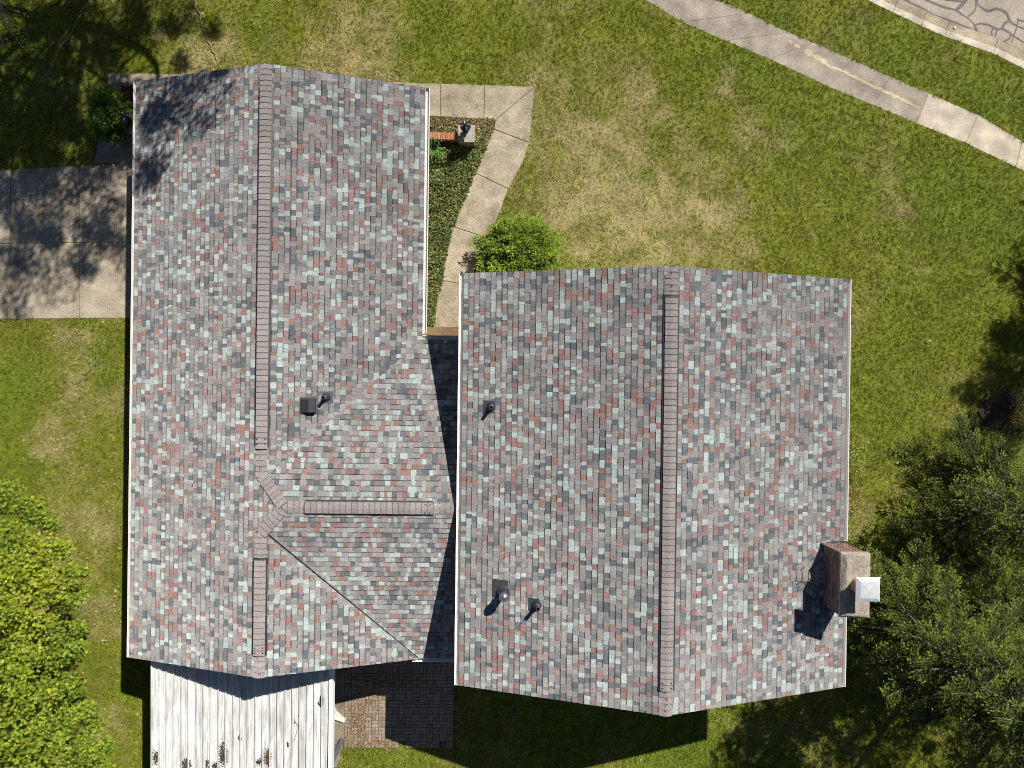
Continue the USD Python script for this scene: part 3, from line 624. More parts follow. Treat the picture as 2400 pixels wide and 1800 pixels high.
# paver patio south of the cross gable
pat = thing('patio', 'basket weave paver patio in the house shadow with a bare concrete edge', None, kind='structure')
px0, px1 = at(808, 1650)[0], at(1071, 1650)[0]; py0, py1 = at(930, 1752)[1], CY0 + .35
rpv = np.random.default_rng(61); S = .205; nx_, ny_ = int(round((px1 - px0) / S)), int(round((py1 - py0) / S)); pv = []; px1, py1 = px0 + nx_ * S, py0 + ny_ * S
KEEP_OUT.append(sbox(px0, py0 + .16, px1, py1)); mesh('bedding', bx(px0, px1, py0 + .1, py1, -.1, .004), 'soil', pat, tint=(.085, .075, .055))
for i in range(nx_):
    for j in range(ny_):
        X, Y = px0 + i * S, py0 + j * S
        if j == 0 and rpv.random() < .3: continue
        for k in range(2):
            c = (X, X + S, Y + k * S / 2, Y + (k + 1) * S / 2) if (i + j) % 2 else (X + k * S / 2, X + (k + 1) * S / 2, Y, Y + S)
            pv.append(c)
pv.sort(key=lambda c: abs((c[2] + c[3]) / 2 + 9.6)); pbag = Bag()
for n_, c in enumerate(pv):
    g_ = .006; z = .035 + rpv.normal(0, .003); col = np.array((.25, .195, .145)) * rpv.uniform(.84, 1.12) if rpv.random() < .75 else np.array((.21, .18, .145)) * rpv.uniform(.8, 1.1)
    b = bx(c[0] + g_, c[1] - g_, c[2] + g_, c[3] - g_, -.05, z, .006)
    if n_ < 300: mesh('paver', b, 'brick', pat, tint=col)
    else: pbag.tm(b, col)
pbag.put('paver_field', 'brick', pat, kind='stuff')
es = [A_((700, 1500), (808, 1500), (808, 1642), (700, 1642)), A_((700, 1642), (808, 1642), (806, 1735), (790, 1800), (700, 1800))]
for q in es: p = Polygon(q); KEEP_OUT.append(p); mesh('slab', prism(p.buffer(-.006), -.1, .03, .01), 'concrete', pat, tint=(.19, .165, .12))
cs_ = Polygon(A_((760, 1650), (782, 1653), (790, 1668), (800, 1678), (809, 1684), (807, 1692), (796, 1688), (785, 1684), (760, 1680))).buffer(.01)
mesh('kerb_edge', prism(cs_, 0, .10, .012), 'concrete', pat, tint=(.52, .49, .43), label='curved pale concrete edge')

# beds
bedpoly = Polygon(ats([(940, 275), (1160, 280), (1153, 303), (1110, 405), (1058, 531), (1044, 590), (1032, 657), (1020, 700), (1012, 768), (940, 768)]))
KEEP_OUT.append(bedpoly)
mesh('planting_bed', prism(bedpoly, -.1, .02), 'soil', tint=(.13, .085, .05), kind='structure')
mulch = Polygon(ats([(2292, 965), (2306, 946), (2318, 932), (2336, 936), (2350, 921), (2375, 926), (2400, 915), (2430, 930), (2440, 985), (2412, 1012), (2385, 1008), (2362, 1024), (2340, 1006), (2316, 1004)])).buffer(.03)
KEEP_OUT.append(mulch); mesh('mulch_bed', prism(mulch, -.1, .035, .02), 'soil', tint=(.050, .036, .032), kind='structure')

# ground sheet out to the horizon
def axis(lo_, hi_, step, far_): 
    a = np.arange(lo_, hi_ + step, step); e = [1.5, 4, 9, 20, 45, 100, 220]; e = [k for k in e]
    return np.r_[[lo_ - k for k in e[::-1]], a, [hi_ + k for k in e]]
gx, gy = axis(-18, 19, .2, 0), axis(-14, 14, .2, 0); GX, GY = np.meshgrid(gx, gy, indexing='ij'); P = np.c_[GX.ravel(), GY.ravel()]
zz = np.zeros(len(P)) - .01
rd = shapely.contains_xy(rp_.buffer(.06).union(shapely.union_all([Polygon(A_(kl[k], kl[k + 1], k2[k + 1], k2[k])).buffer(.06) for k in range(len(kl) - 1)])).buffer(-.34), P[:, 0], P[:, 1]); zz[rd] = -.6
ii = (np.arange(len(gx) - 1)[:, None] * len(gy) + np.arange(len(gy) - 1)[None]).ravel()
mesh('ground', (np.c_[P, zz], np.c_[ii, ii + len(gy), ii + len(gy) + 1, ii + 1]), 'soil', tint=turf(P), kind='structure')

# ------------------------------------------------------------------ lawn blades
rg = np.random.default_rng(71)
def blades(nt, per, x0, x1, y0, y1, blocked, L=(.055, .115), W=(.007, .016), spread=.016):
    """Tufts of bent blades; a tuft shares its lean and tone."""
    C = np.c_[rg.uniform(x0, x1, nt), rg.uniform(y0, y1, nt)]
    C = C[~shapely.contains_xy(blocked, C[:, 0], C[:, 1])]
    D, G, _, _ = fields(C); q = np.c_[C, np.zeros(len(C))]
    ang = meshkit.fbm(q * .8, 3, 81) * 12 + rg.normal(0, .8, len(C)); tone = np.exp(rg.normal(0, .34, len(C))); col = turf(C, rg)
    k = np.repeat(np.arange(len(C)), per); n = len(k)
    P = C[k] + rg.normal(0, spread, (n, 2)); Dk = D[k]
    a = ang[k] + rg.normal(0, .9, n); l = rg.uniform(*L, n) * (1 - .35 * Dk); w = rg.uniform(*W, n); tilt = np.radians(np.clip(rg.normal(50, 20, n), 5, 88))
    c = np.where(rg.random((n, 1)) < .62, col[k], turf_mix(G[k], Dk)) * (tone[k] * rg.uniform(.75, 1.3, n))[:, None]
    d = np.c_[np.cos(a) * np.sin(tilt), np.sin(a) * np.sin(tilt), np.cos(tilt)]; s = unitv(np.cross(d, rg.normal(0, 1, (n, 3))))
    b = np.c_[P, np.full(n, -.008)]
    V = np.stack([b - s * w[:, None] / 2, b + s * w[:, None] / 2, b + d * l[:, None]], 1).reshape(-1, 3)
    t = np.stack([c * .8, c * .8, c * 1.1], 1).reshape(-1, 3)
    return V, np.arange(3 * n).reshape(-1, 3), np.clip(t, 0, .8)
def turf_mix(G, D):
    G, D = G[:, None], D[:, None]; c = GREEN * (1 - .6 * G) + LUSHC * .6 * G
    return c * (1 - .5 * D) + TAN * .5 * D
blocked = shapely.union_all([p.buffer(.004) for p in KEEP_OUT]).buffer(-.036); shapely.prepare(blocked)
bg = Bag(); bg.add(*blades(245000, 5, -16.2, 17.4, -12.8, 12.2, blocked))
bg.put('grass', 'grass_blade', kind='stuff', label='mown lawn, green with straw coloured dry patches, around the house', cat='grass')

# ------------------------------------------------------------------ plants: shared builders
def spindles(B, D, L, W, C):
    """Slim bipyramids from B along D: needle shoots. Returns V, F, tint."""
    n = len(B); D = unitv(D); ref = np.where(np.abs(D[:, 2:3]) > .9, [[1., 0, 0]], [[0, 0, 1.]]); s = unitv(np.cross(D, ref)); u = np.cross(D, s)
    L = np.broadcast_to(L, n)[:, None]; W = np.broadcast_to(W, n)[:, None]; m = B + D * L * .5
    V = np.stack([B, m + u * W * .5, m + (s * .866 - u * .5) * W * .5, m + (-s * .866 - u * .5) * W * .5, B + D * L], 1).reshape(-1, 3)
    f = np.array([(0, 2, 1), (0, 3, 2), (0, 1, 3), (4, 1, 2), (4, 2, 3), (4, 3, 1)])
    F = (np.arange(n)[:, None, None] * 5 + f[None]).reshape(-1, 3)
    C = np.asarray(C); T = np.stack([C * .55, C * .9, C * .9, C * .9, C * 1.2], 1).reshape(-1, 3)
    return V, F, np.clip(T, 0, .9)
LEAF = {'oval': np.array([(0, 0), (.35, .32), (.75, .26), (1, 0), (.75, -.26), (.35, -.32)]),
        'maple': np.array([(0, 0), (.05, .42), (.30, .26), (.48, .55), (.62, .22), (1, 0), (.62, -.22), (.48, -.55), (.30, -.26), (.05, -.42)]),
        'slip': np.array([(0, 0), (.5, .22), (1, 0), (.5, -.22)])}
def leaves(B, D, N, L, C, kind='oval', fold=.18):
    """Flat leaves from B along D facing N, slightly folded along the midrib."""
    o = LEAF[kind]; n, m = len(B), len(o); D = unitv(D); S = unitv(np.cross(N, D)); N = np.cross(D, S); L = np.broadcast_to(L, n)[:, None, None]
    V = B[:, None] + L * (D[:, None] * o[None, :, :1] + S[:, None] * o[None, :, 1:] + N[:, None] * (np.abs(o[:, 1]) * fold - o[:, 0] ** 2 * .12)[None, :, None])
    f = np.array([(0, i, i + 1) for i in range(1, m - 1)])
    F = (np.arange(n)[:, None, None] * m + f[None]).reshape(-1, 3)[:, ::-1]
    return V.reshape(-1, 3), F, np.clip(np.repeat(np.asarray(C), m, 0), 0, .9)
def rdir(r, n): return unitv(r.normal(0, 1, (n, 3)))
def mixc(r, n, cols, w, jit=.2):
    cols = np.array(cols); return cols[r.choice(len(cols), n, p=np.array(w) / np.sum(w))] * r.uniform(1 - jit, 1 + jit, (n, 1))

def spruce(base, h, R, seed, label, group=None, dens=1.0, z0=.5, tone=1.0):
    r = np.random.default_rng(seed); base = np.asarray(base, float)
    t = thing('spruce_tree', label, 'tree', (base[0], base[1], 0), group=group)
    zs = np.linspace(0, h, 9); mesh('trunk', tube(np.c_[r.normal(0, .03, 9), r.normal(0, .03, 9), zs - .05], .17 * (1 - zs / h) + .012, 8), 'bark', t, tint=(.14, .10, .075), smooth=60)
    SB, SD, SL, SW, SC = [], [], [], [], []; wood = Bag(); z = z0; az = r.uniform(0, 6)
    while z < h - .15:
        nb_ = r.integers(5, 8)
        for k in range(nb_):
            a = az + k * 2 * np.pi / nb_ + r.normal(0, .22); L = R * (1 - z / h) ** .75 * r.uniform(.68, 1.12)
            if L < .12: continue
            m = 9; s = np.linspace(0, 1, m); dr = np.array([math.cos(a), math.sin(a), 0]); sd = np.array([-dr[1], dr[0], 0]); zb = z + r.uniform(-.12, .12)
            rise = .30 * z / h + .02
            pts = dr * (s * L)[:, None] + sd * (np.sin(s * 2.2) * r.normal(0, .09) * L)[:, None] + np.c_[np.zeros((m, 2)), zb + L * (rise * s - .34 * s ** 2 + .20 * s ** 3.5)]
            wood.add(*tube(pts, (.026 * (1 - s) + .006) * (L / R + .35), 4, caps=False), (.20, .155, .115))
            # side twigs in a flat spray, then shoots along every twig
            nt = int(max(3, L / .085 * dens)); st = np.sort(r.uniform(.16, 1.0, nt))
            for sd_ in (-1, 1):
                q = np.stack([np.interp(st, s, pts[:, c]) for c in range(3)], 1)
                tl = (.42 * L * (1.04 - st) ** .8 * np.minimum(1, st * 3.2) + .07) * r.uniform(.6, 1.15, nt); tl = np.minimum(tl, .75)
                an = np.radians(r.normal(52, 9, nt)) * sd_
                td = unitv(np.c_[np.cos(a + an), np.sin(a + an), r.normal(-.14, .13, nt)])
                for b_, l_, d_ in zip(q, tl, td):
                    ns = max(2, int(l_ / .040 * dens)); u = (np.arange(ns) + r.uniform(0, 1)) / ns; bb = b_ + d_ * (u * l_)[:, None]; bb[:, 2] -= .10 * (u * l_) ** 2
                    side = np.where(np.arange(ns) % 2 == 0, 1, -1)[:, None]; pv_ = np.array([-d_[1], d_[0], 0])
                    SB.append(bb); SD.append(d_ * .75 + pv_ * side * r.uniform(.35, .9, (ns, 1)) + np.c_[np.zeros((ns, 2)), r.normal(.10, .22, ns)])
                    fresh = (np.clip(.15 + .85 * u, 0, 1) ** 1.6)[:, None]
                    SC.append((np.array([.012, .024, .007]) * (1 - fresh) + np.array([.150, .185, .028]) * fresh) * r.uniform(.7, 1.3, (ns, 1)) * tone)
                    SL.append(r.uniform(.08, .14, ns)); SW.append(r.uniform(.030, .046, ns))
            ns = max(4, int(L / .045 * dens)); u = r.uniform(.25, 1, ns); bb = np.stack([np.interp(u, s, pts[:, c]) for c in range(3)], 1)
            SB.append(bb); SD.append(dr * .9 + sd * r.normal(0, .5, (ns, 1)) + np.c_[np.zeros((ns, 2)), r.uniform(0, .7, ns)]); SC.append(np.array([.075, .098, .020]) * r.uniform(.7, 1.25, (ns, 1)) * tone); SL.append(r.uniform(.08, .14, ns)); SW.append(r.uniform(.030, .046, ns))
        z += r.uniform(.42, .58); az += 1.1
    wood.put('branches', 'bark', t)
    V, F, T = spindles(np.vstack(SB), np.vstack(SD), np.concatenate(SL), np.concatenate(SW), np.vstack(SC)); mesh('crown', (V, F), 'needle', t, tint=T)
    return t
spruce((11.45, -6.7), 12.0, 2.85, 101, 'tall dark spruce with drooping boughs right beside the chimney and east gutter', dens=1.0, z0=.9)
spruce((14.7, -6.5), 9.5, 2.9, 104, 'large dark spruce right of the one beside the chimney', dens=.9)
spruce((14.2, -3.3), 6.0, 2.9, 102, 'broad dark spruce just below the mulch bed', dens=.85)
spruce((19.3, 5.2), 10.5, 3.2, 103, 'spruce out at the east edge casting its pointed shadow on the lawn', dens=.9, z0=1.0)
spruce((17.2, -8.0), 12.0, 3.3, 105, 'spruce at the lower right corner behind the tall spruce', dens=.6)

def clump_leaves(r, c, rad, n, size, cols, w, kind, up=.75, flat=.8, inner=.25, jit=.22):
    """Leaves through a clump, thickest near its skin and facing up and outwards."""
    d = rdir(r, n); d[:, 2] = np.where(d[:, 2] < -.3, -d[:, 2], d[:, 2]); k = (inner + (1 - inner) * r.random(n) ** .5)[:, None]
    lump = (1 + .45 * (meshkit.fbm(d * 1.7 + np.asarray(c), 3, 9) - .5))[:, None]
    B = np.asarray(c) + d * k * lump * np.array([rad, rad, rad * flat]); N = unitv(d * .6 + np.array([0, 0, up]) + r.normal(0, .5, (n, 3))); D = np.cross(N, rdir(r, n)) + d * .5
    C = mixc(r, n, cols, w, jit)
    return leaves(B, D, N, size * r.uniform(.7, 1.2, n), C, kind)
# maple at the lower left
rm = np.random.default_rng(120)
mt = thing('maple_tree', 'yellow green maple crown at the west lawn, beside the white awning', 'tree', (*at(-110, 1560)[:2], 0))
mo = np.array([*at(-110, 1560)[:2], 0.0])
CL = [(15, 1165, 3.6, .62, .3), (75, 1200, 3.4, .5, .3), (120, 1228, 3.2, .38, .25), (30, 1265, 4.2, .7, .35), (85, 1300, 4.3, .72, .9), (150, 1285, 3.6, .38, .9), (20, 1350, 4.8, .8, .9), (100, 1375, 4.4, .65, .95), (170, 1348, 3.5, .42, .7), (195, 1338, 3.3, .28, .7), (15, 1440, 5.1, .8, .9), (60, 1460, 4.7, .55, .8), (150, 1410, 3.4, .45, .4), (185, 1395, 3.2, .3, .5),
      (125, 1475, 4.0, .5, .45), (40, 1540, 5.2, .75, .6), (130, 1530, 3.9, .55, .35), (178, 1520, 3.4, .42, .25), (185, 1475, 3.2, .3, .25), (20, 1630, 5.5, .85, .6), (100, 1620, 4.6, .62, .45), (160, 1605, 3.7, .5, .2), (70, 1700, 5.0, .75, .5), (150, 1690, 4.2, .6, .4), (200, 1665, 3.5, .4, .35), (225, 1700, 3.3, .35, .4), (30, 1780, 5.5, .9, .45), (120, 1770, 4.8, .75, .5), (200, 1755, 4.0, .55, .45), (250, 1745, 3.4, .35, .4), (225, 1810, 3.8, .55, .4), (150, 1850, 4.6, .8, .5),
      (-70, 1300, 5.2, 1.1, .6), (-90, 1450, 6.0, 1.3, .6), (-80, 1600, 6.3, 1.3, .6), (-60, 1750, 6.2, 1.3, .5), (60, 1900, 5.4, 1.1, .5), (-120, 1900, 6.0, 1.4, .5)]
lb, wb = Bag(), Bag()
for px, py, z, rad, yel in CL:
    c = at(px, py, z) - mo
    GRN, YEL = np.array([.115, .20, .022]), np.array([.29, .33, .03])
    rad = rad * .77; n = int(1150 * (rad / .6) ** 2)
    lb.add(*clump_leaves(rm, c, rad, n, .082, [GRN * (1 - yel) + YEL * yel, GRN, YEL, np.array([.24, .29, .03]), np.array([.22, .15, .035])], [.5, .25 * (1 - yel), .18 * yel + .05, .25, .02], 'maple', up=.55, flat=.85, inner=.1))
    f0 = np.array([0, 0, 2.0]); mid = f0 * .4 + c * .6 + np.array([0, 0, .25]); ts = np.linspace(0, 1, 7)[:, None]
    pts = (1 - ts) ** 2 * f0 + 2 * ts * (1 - ts) * mid + ts ** 2 * c; wb.add(*tube(pts, np.linspace(.06, .012, 7), 5, caps=False), (.16, .12, .09))
zs = np.linspace(-.1, 2.3, 5); mesh('trunk', tube(np.c_[zs * .02, zs * 0, zs], np.linspace(.2, .14, 5), 9), 'bark', mt, tint=(.17, .13, .10), smooth=60)
wb.put('branches', 'bark', mt); lb.put('crown', 'leaf', mt)
# tall thin crowned tree north-west of the house: its dappled shade covers the lawn and driveway
rl = np.random.default_rng(130); TO = np.array([-11.7, 12.7, 0.0])
lt = thing('shade_tree', 'tall airy shade tree at the north-west lawn with bare low twigs', 'tree', tuple(TO))
lb, wb = Bag(), Bag(); cen = np.array([-9.0, 15.0, 9.2]) - TO
def limb(P, r0, r1, n=9):
    P = np.asarray(P, float); s = np.linspace(0, 1, len(P)); u = np.linspace(0, 1, n); q = np.stack([np.interp(u, s, P[:, k]) for k in range(3)], 1)
    q[1:-1] += rl.normal(0, .05, (n - 2, 3)); wb.add(*tube(q, np.linspace(r0, r1, n), 6, caps=False), (.17, .135, .10)); return q
limb([(0, 0, -.1), (.05, 0, 1.2), (.1, .05, 2.6)], .24, .20, 5)
mains = [limb([(.1, .05, 2.5), (a * .5, b * .5, 4.5), (a, b, 7.5), (a * 1.25, b * 1.3, 10)], .15, .04) for a, b in ((-3.2, 1.6), (-1.2, 4.2), (1.6, 1.4), (3.6, 2.6), (5.8, 3.0), (3.4, 5.4), (.4, 2.4))]
for k in range(300):
    d = rl.normal(0, 1, 3); d = d / np.linalg.norm(d) * rl.random() ** .4; c = cen + d * np.array([6.6, 4.9, 2.9])
    if k % 3 == 0:
        m_ = mains[rl.integers(len(mains))]; p0 = m_[rl.integers(4, 9)]; limb([p0, (p0 + c) / 2 + (0, 0, .3), c], .035, .008, 5)
    lb.add(*clump_leaves(rl, c, rl.uniform(.3, .85), 260, .13, [(.13, .19, .04), (.20, .24, .05)], [.6, .4], 'slip', up=.6, flat=.5, inner=.0))
# low twigs that reach into view
tw = at(10, 60, 4.2) - TO
for k in range(16):
    s0_ = at(rl.uniform(-60, 25), rl.uniform(-40, 60), rl.uniform(3.6, 4.4)) - TO; e0_ = s0_ + np.array([rl.uniform(.0, .55), rl.uniform(-1.1, -.2), rl.uniform(-.5, .1)])
    q = limb([s0_, (s0_ + e0_) / 2 + rl.normal(0, .08, 3), e0_], .012, .004, 6)
    if k % 2: lb.add(*clump_leaves(rl, q[-1], .16, 14, .07, [(.17, .21, .05)], [1], 'slip'))
limb([(.1, .05, 2.5), (-.8, -1.2, 3.6), tuple(tw)], .06, .02)
mesh('trunk_and_limbs', wb.get(), 'bark', lt, tint=wb.tint()); lb.put('crown', 'leaf', lt)
# surface roots running in the grass
for kroot, (pts, rr) in enumerate((([(205, 15), (180, 52), (160, 88), (135, 116)], .018), ([(455, -10), (468, 35), (480, 75), (497, 118), (509, 144)], .018))):
    P3 = np.array([(*at(x, y)[:2], 0.012) for x, y in pts]); u = np.linspace(0, 1, 14); q = np.stack([np.interp(u, np.linspace(0, 1, len(P3)), P3[:, k]) for k in range(3)], 1); q[:, :2] += rl.normal(0, .025, (14, 2)); q[:, 2] += rl.normal(0, .012, 14); q[[0, -1], 2] = -.03
    V, F = tube(q, rr * (1 + .3 * np.sin(u * 9)), 7)
    mesh('tree_root', (V, F), 'bark', tint=(.24, .185, .11), smooth=60, label='bare tree root ' + ('left of the two, in deep shade' if kroot == 0 else 'right of the two, running to the roof corner'), cat='root', group='surface roots in the lawn')

def shoot_bush(name, label, c, rad, n, cols, w, seed, l=(.05, .09), wd=(.026, .042), cat='bush', droop=.5):
    r = np.random.default_rng(seed); c = np.asarray(c, float); t = thing(name, label, cat, (c[0], c[1], 0)); rad = np.asarray(rad, float)
    d = rdir(r, n); d[:, 2] = np.abs(d[:, 2]) * 1.0 - .15; lump = 1 + .75 * (meshkit.fbm(d * 2.4, 3, seed) - .5) + .75 * (meshkit.fbm(d * 5, 2, seed) - .5)
    B = np.array([0, 0, c[2]]) + d * rad * lump[:, None] * r.uniform(.72, 1.0, (n, 1))
    core = trimesh.creation.icosphere(3); dv = core.vertices; lc = 1 + .75 * (meshkit.fbm(dv * 2.4, 3, seed) - .5)
    mesh('stems', (np.array([0, 0, c[2]]) + dv * rad * lc[:, None] * .74, core.faces), 'bark', t, tint=(.035, .050, .012))
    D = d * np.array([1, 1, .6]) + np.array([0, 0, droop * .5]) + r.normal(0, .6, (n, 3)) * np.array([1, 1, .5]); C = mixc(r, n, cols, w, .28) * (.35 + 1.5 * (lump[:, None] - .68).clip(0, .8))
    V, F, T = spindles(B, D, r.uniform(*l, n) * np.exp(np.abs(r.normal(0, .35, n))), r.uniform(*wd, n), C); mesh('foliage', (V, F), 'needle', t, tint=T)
YEWC = [(.11, .20, .018), (.18, .27, .024), (.26, .29, .035)]
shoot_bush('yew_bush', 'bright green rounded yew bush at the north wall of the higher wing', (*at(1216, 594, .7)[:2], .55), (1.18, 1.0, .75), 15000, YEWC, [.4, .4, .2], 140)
shoot_bush('yew_bush', 'dark green bush beside the west wall and lantern pillar', (*at(262, 268, .6)[:2], .5), (.62, .78, .62), 5500, [(.10, .20, .03), (.16, .25, .035), (.26, .32, .05)], [.5, .35, .15], 141)
shoot_bush('barberry_bush', 'small reddish brown shrub between the dark bush and the west gutter', (*at(300, 232, .4)[:2], .35), (.28, .45, .40), 900, [(.12, .06, .045), (.17, .10, .06), (.07, .06, .03)], [.5, .3, .2], 142, l=(.05, .09), wd=(.02, .03))
def leaf_plant(name, label, clumps, size, cols, w, kind, seed, cat='shrub', n0=260):
    r = np.random.default_rng(seed); o = np.array([*clumps[0][0][:2], 0.0]); t = thing(name, label, cat, tuple(o)); b, st = Bag(), Bag()
    for c, rad in clumps:
        c = np.asarray(c) - o; b.add(*clump_leaves(r, c, rad, int(n0 * (rad / .3) ** 2), size, cols, w, kind, flat=.7, inner=.1))
        for _ in range(3): st.add(*tube([(c[0] * .3, c[1] * .3, 0), c + r.normal(0, rad * .4, 3)], [.012, .005], 4, caps=False), (.16, .13, .07))
    st.put('stems', 'bark', t); b.put('foliage', 'leaf', t)
leaf_plant('laurel_shrub', 'glossy green shrub just south of the chimney foot', [(at(1998, 1472, .9), .30), (at(2030, 1505, 1.0), .34), (at(2010, 1525, .6), .25), (at(2050, 1480, .5), .25)], .10, [(.12, .27, .05), (.18, .33, .07), (.28, .36, .08)], [.4, .4, .2], 'oval', 150, n0=230)
leaf_plant('wall_shrub', 'sparse yellowish shrub along the east gutter', [(at(2003, 1075, .5), .30), (at(2012, 1040, .4), .26), (at(2008, 1105, .4), .28)], .055, [(.24, .27, .06), (.42, .38, .10), (.14, .19, .04)], [.4, .3, .3], 'oval', 151, n0=240)
leaf_plant('wall_shrub', 'dry brownish shrub low at the east wall, between the gutter and young spruce', [(at(2002, 1150, .3), .26), (at(2010, 1180, .3), .26)], .05, [(.30, .22, .09), (.18, .18, .05)], [.6, .4], 'oval', 153, n0=200)
leaf_plant('flowering_shrub', 'shrub with yellow and orange leaves at the east edge over the dark mulch', [(at(2392, 955, .5), .33), (at(2410, 985, .6), .36), (at(2380, 985, .4), .25), (at(2400, 925, .4), .25)], .055, [(.20, .24, .05), (.50, .40, .06), (.45, .24, .05)], [.55, .35, .1], 'oval', 152, n0=260)
# purple brown dead shrub on the mulch
r_ = np.random.default_rng(154); o = at(2342, 950)[:2]; t = thing('bare_shrub', 'leafless dark purple shrub on the mulch bed', 'shrub', (*o, 0)); b = Bag()
for k in range(420):
    d = unitv(np.array([r_.normal(0, .8), r_.normal(0, .7), r_.uniform(.2, 1)])); L = r_.uniform(.15, .5); s_ = np.array([r_.normal(0, .12), r_.normal(0, .10), .03]); b.add(*tube([s_, s_ + d * L * .5, s_ + d * L + r_.normal(0, .04, 3)], [.006, .005, .003], 3, caps=False), np.array((.085, .062, .070)) * r_.uniform(.6, 1.4))
b.put('twigs', 'bark', t)
# ground cover in the planting bed
r_ = np.random.default_rng(160); bx0, by0, bx1, by1 = bedpoly.bounds; n = 30000
P = np.c_[r_.uniform(bx0, bx1, n), r_.uniform(by0, by1, n)]; inb = bedpoly.buffer(.06); shapely.prepare(inb); P = P[shapely.contains_xy(inb, P[:, 0], P[:, 1])]
north = np.clip((P[:, 1] - at(1050, 330)[1]) / .6 + .3, 0, 1); southdry = np.clip((at(1050, 640)[1] - P[:, 1]) / .8, 0, 1); edge_ = np.clip(bedpoly.exterior.distance(shapely.points(P)) if False else shapely.distance(bedpoly.exterior, shapely.points(P)), 0, .3) / .3
q3 = np.c_[P, np.zeros(len(P))]; hgt = (.05 + .22 * meshkit.fbm(q3 * 3, 3, 161)) * (.35 + .65 * edge_) * (1 - .5 * north)
keep = r_.random(len(P)) > .45 * north + .55 * southdry * .8; P, hgt, north = P[keep], hgt[keep], north[keep]; n = len(P)
B = np.c_[P, hgt * r_.uniform(.5, 1.1, n)]; N = unitv(np.array([0, 0, 1.]) + r_.normal(0, .42, (n, 3)))
C = mixc(r_, n, [(.060, .105, .030), (.11, .17, .04), (.20, .23, .05), (.40, .34, .12), (.26, .13, .07)], [.34, .30, .20, .11, .05], .3)
dry_ = r_.random(n) < north * .6; C[dry_] = mixc(r_, int(dry_.sum()), [(.24, .15, .09), (.33, .22, .13), (.20, .20, .06)], [.4, .3, .3], .3)
V, F, T = leaves(B, np.cross(N, rdir(r_, n)), N, r_.uniform(.045, .08, n), C, 'oval'); mesh('ground_cover', (V, F), 'leaf', tint=T, kind='stuff', label='dark leafy ground cover filling the bed between gutter and front walk', cat='ground cover')
# small fern in the bed
o = np.array([*at(1018, 355)[:2], 0.0]); t = thing('fern', 'feathery green fern south of the low brick wall', 'plant', tuple(o)); SB, SD = [], []
for k in range(26):
    a = r_.uniform(0, 6.28); L = r_.uniform(.25, .42); u = np.linspace(.1, 1, 16); SB.append(np.c_[np.cos(a) * u * L, np.sin(a) * u * L, .12 + .30 * np.sin(u * 2.2)]); SD.append(np.tile([math.cos(a), math.sin(a), -.2], (16, 1)) + r_.normal(0, .5, (16, 3)))
SB, SD = np.vstack(SB), np.vstack(SD); V, F, T = spindles(SB, SD, .10, .022, mixc(r_, len(SB), [(.10, .24, .04), (.15, .30, .05)], [.6, .4])); mesh('fronds', (V, F), 'needle', t, tint=T)

# ------------------------------------------------------------------ lantern pillars and the low brick wall
def pillar(px, py, label, wall_to=None):
    c = at(px, py, .62); s = .24; t = thing('lantern_pillar', label, 'pillar')
    core = mesh('pillar', bx(c[0] - s + .03, c[0] + s - .03, c[1] - s + .03, c[1] + s - .03, -.1, .55), 'concrete', t, tint=(.33, .29, .24))
    brick_faces(core, c[0] - s + .015, c[0] + s - .015, c[1] - s + .015, c[1] + s - .015, .0, .545, L=.19)
    mesh('cap', bx(c[0] - s - .012, c[0] + s + .012, c[1] - s - .012, c[1] + s + .012, .55, .62, .008), 'concrete', t, tint=(.26, .245, .22))
    if wall_to is not None:
        y0_, y1_ = c[1] - .115, c[1] + .095; wl = mesh('wall', bx(wall_to, c[0] - s, y0_ + .02, y1_ - .02, -.1, .33), 'concrete', t, tint=(.30, .26, .22)); x_ = c[0] - s - .078
        while x_ > wall_to: mesh('brick', bx(x_, x_ + .068, y0_ + rb.uniform(-.004, .004), y1_ + rb.uniform(-.004, .004), .325, .42 + rb.uniform(-.003, .003), .004), 'brick', wl, tint=np.array((.30, .135, .075)) * rb.uniform(.8, 1.2)); x_ -= .077
        brick_faces(wl, wall_to, c[0] - s, y0_ + .004, y1_ - .004, 0, .32, faces='NS')
    lo_ = np.array([c[0] - .01, c[1] + .08, .62]); l = thing('lantern', 'black metal lantern standing on the ' + ('east' if wall_to else 'west') + ' brick pillar', 'lantern', tuple(lo_))
    mesh('base', lathe([(0, 0), (.08, 0), (.08, .02), (.035, .04), (.03, .10), (.09, .12), (.09, .135), (0, .135)], 12), 'lantern_metal', l, smooth=30)
    fr = Bag()
    for k in range(4):
        a = math.pi / 4 + k * math.pi / 2; fr.add(*tube([(.075 * math.cos(a), .075 * math.sin(a), .13), (.115 * math.cos(a), .115 * math.sin(a), .36)], .009, 5))
    mesh('frame', fr.get(), 'lantern_metal', l)
    mesh('glass', lathe([(.062, .135), (.096, .355)], 4), 'lantern_glass', l)
    mesh('roof', lathe([(.16, .35), (.15, .37), (.10, .42), (.045, .45), (.045, .47), (.065, .48), (.04, .51), (.012, .53), (.012, .57), (0, .575)], 8), 'lantern_metal', l)
    sc = Bag()
    for k in range(4):
        a = k * math.pi / 2 + .3; u = np.linspace(0, 4.6, 12); sc.add(*tube(np.c_[np.cos(a) * (.085 + .03 * np.cos(u)), np.sin(a) * (.085 + .03 * np.cos(u)), .44 + .03 * np.sin(u)], .007, 5))
    mesh('scroll', sc.get(), 'bright_metal', l)
pillar(1093, 313, 'square brick pillar with grey cap in the planting bed, joined to a low brick wall', wall_to=LX1 - .3)
pillar(309, 292, 'square brick pillar with grey cap half under the west gutter')

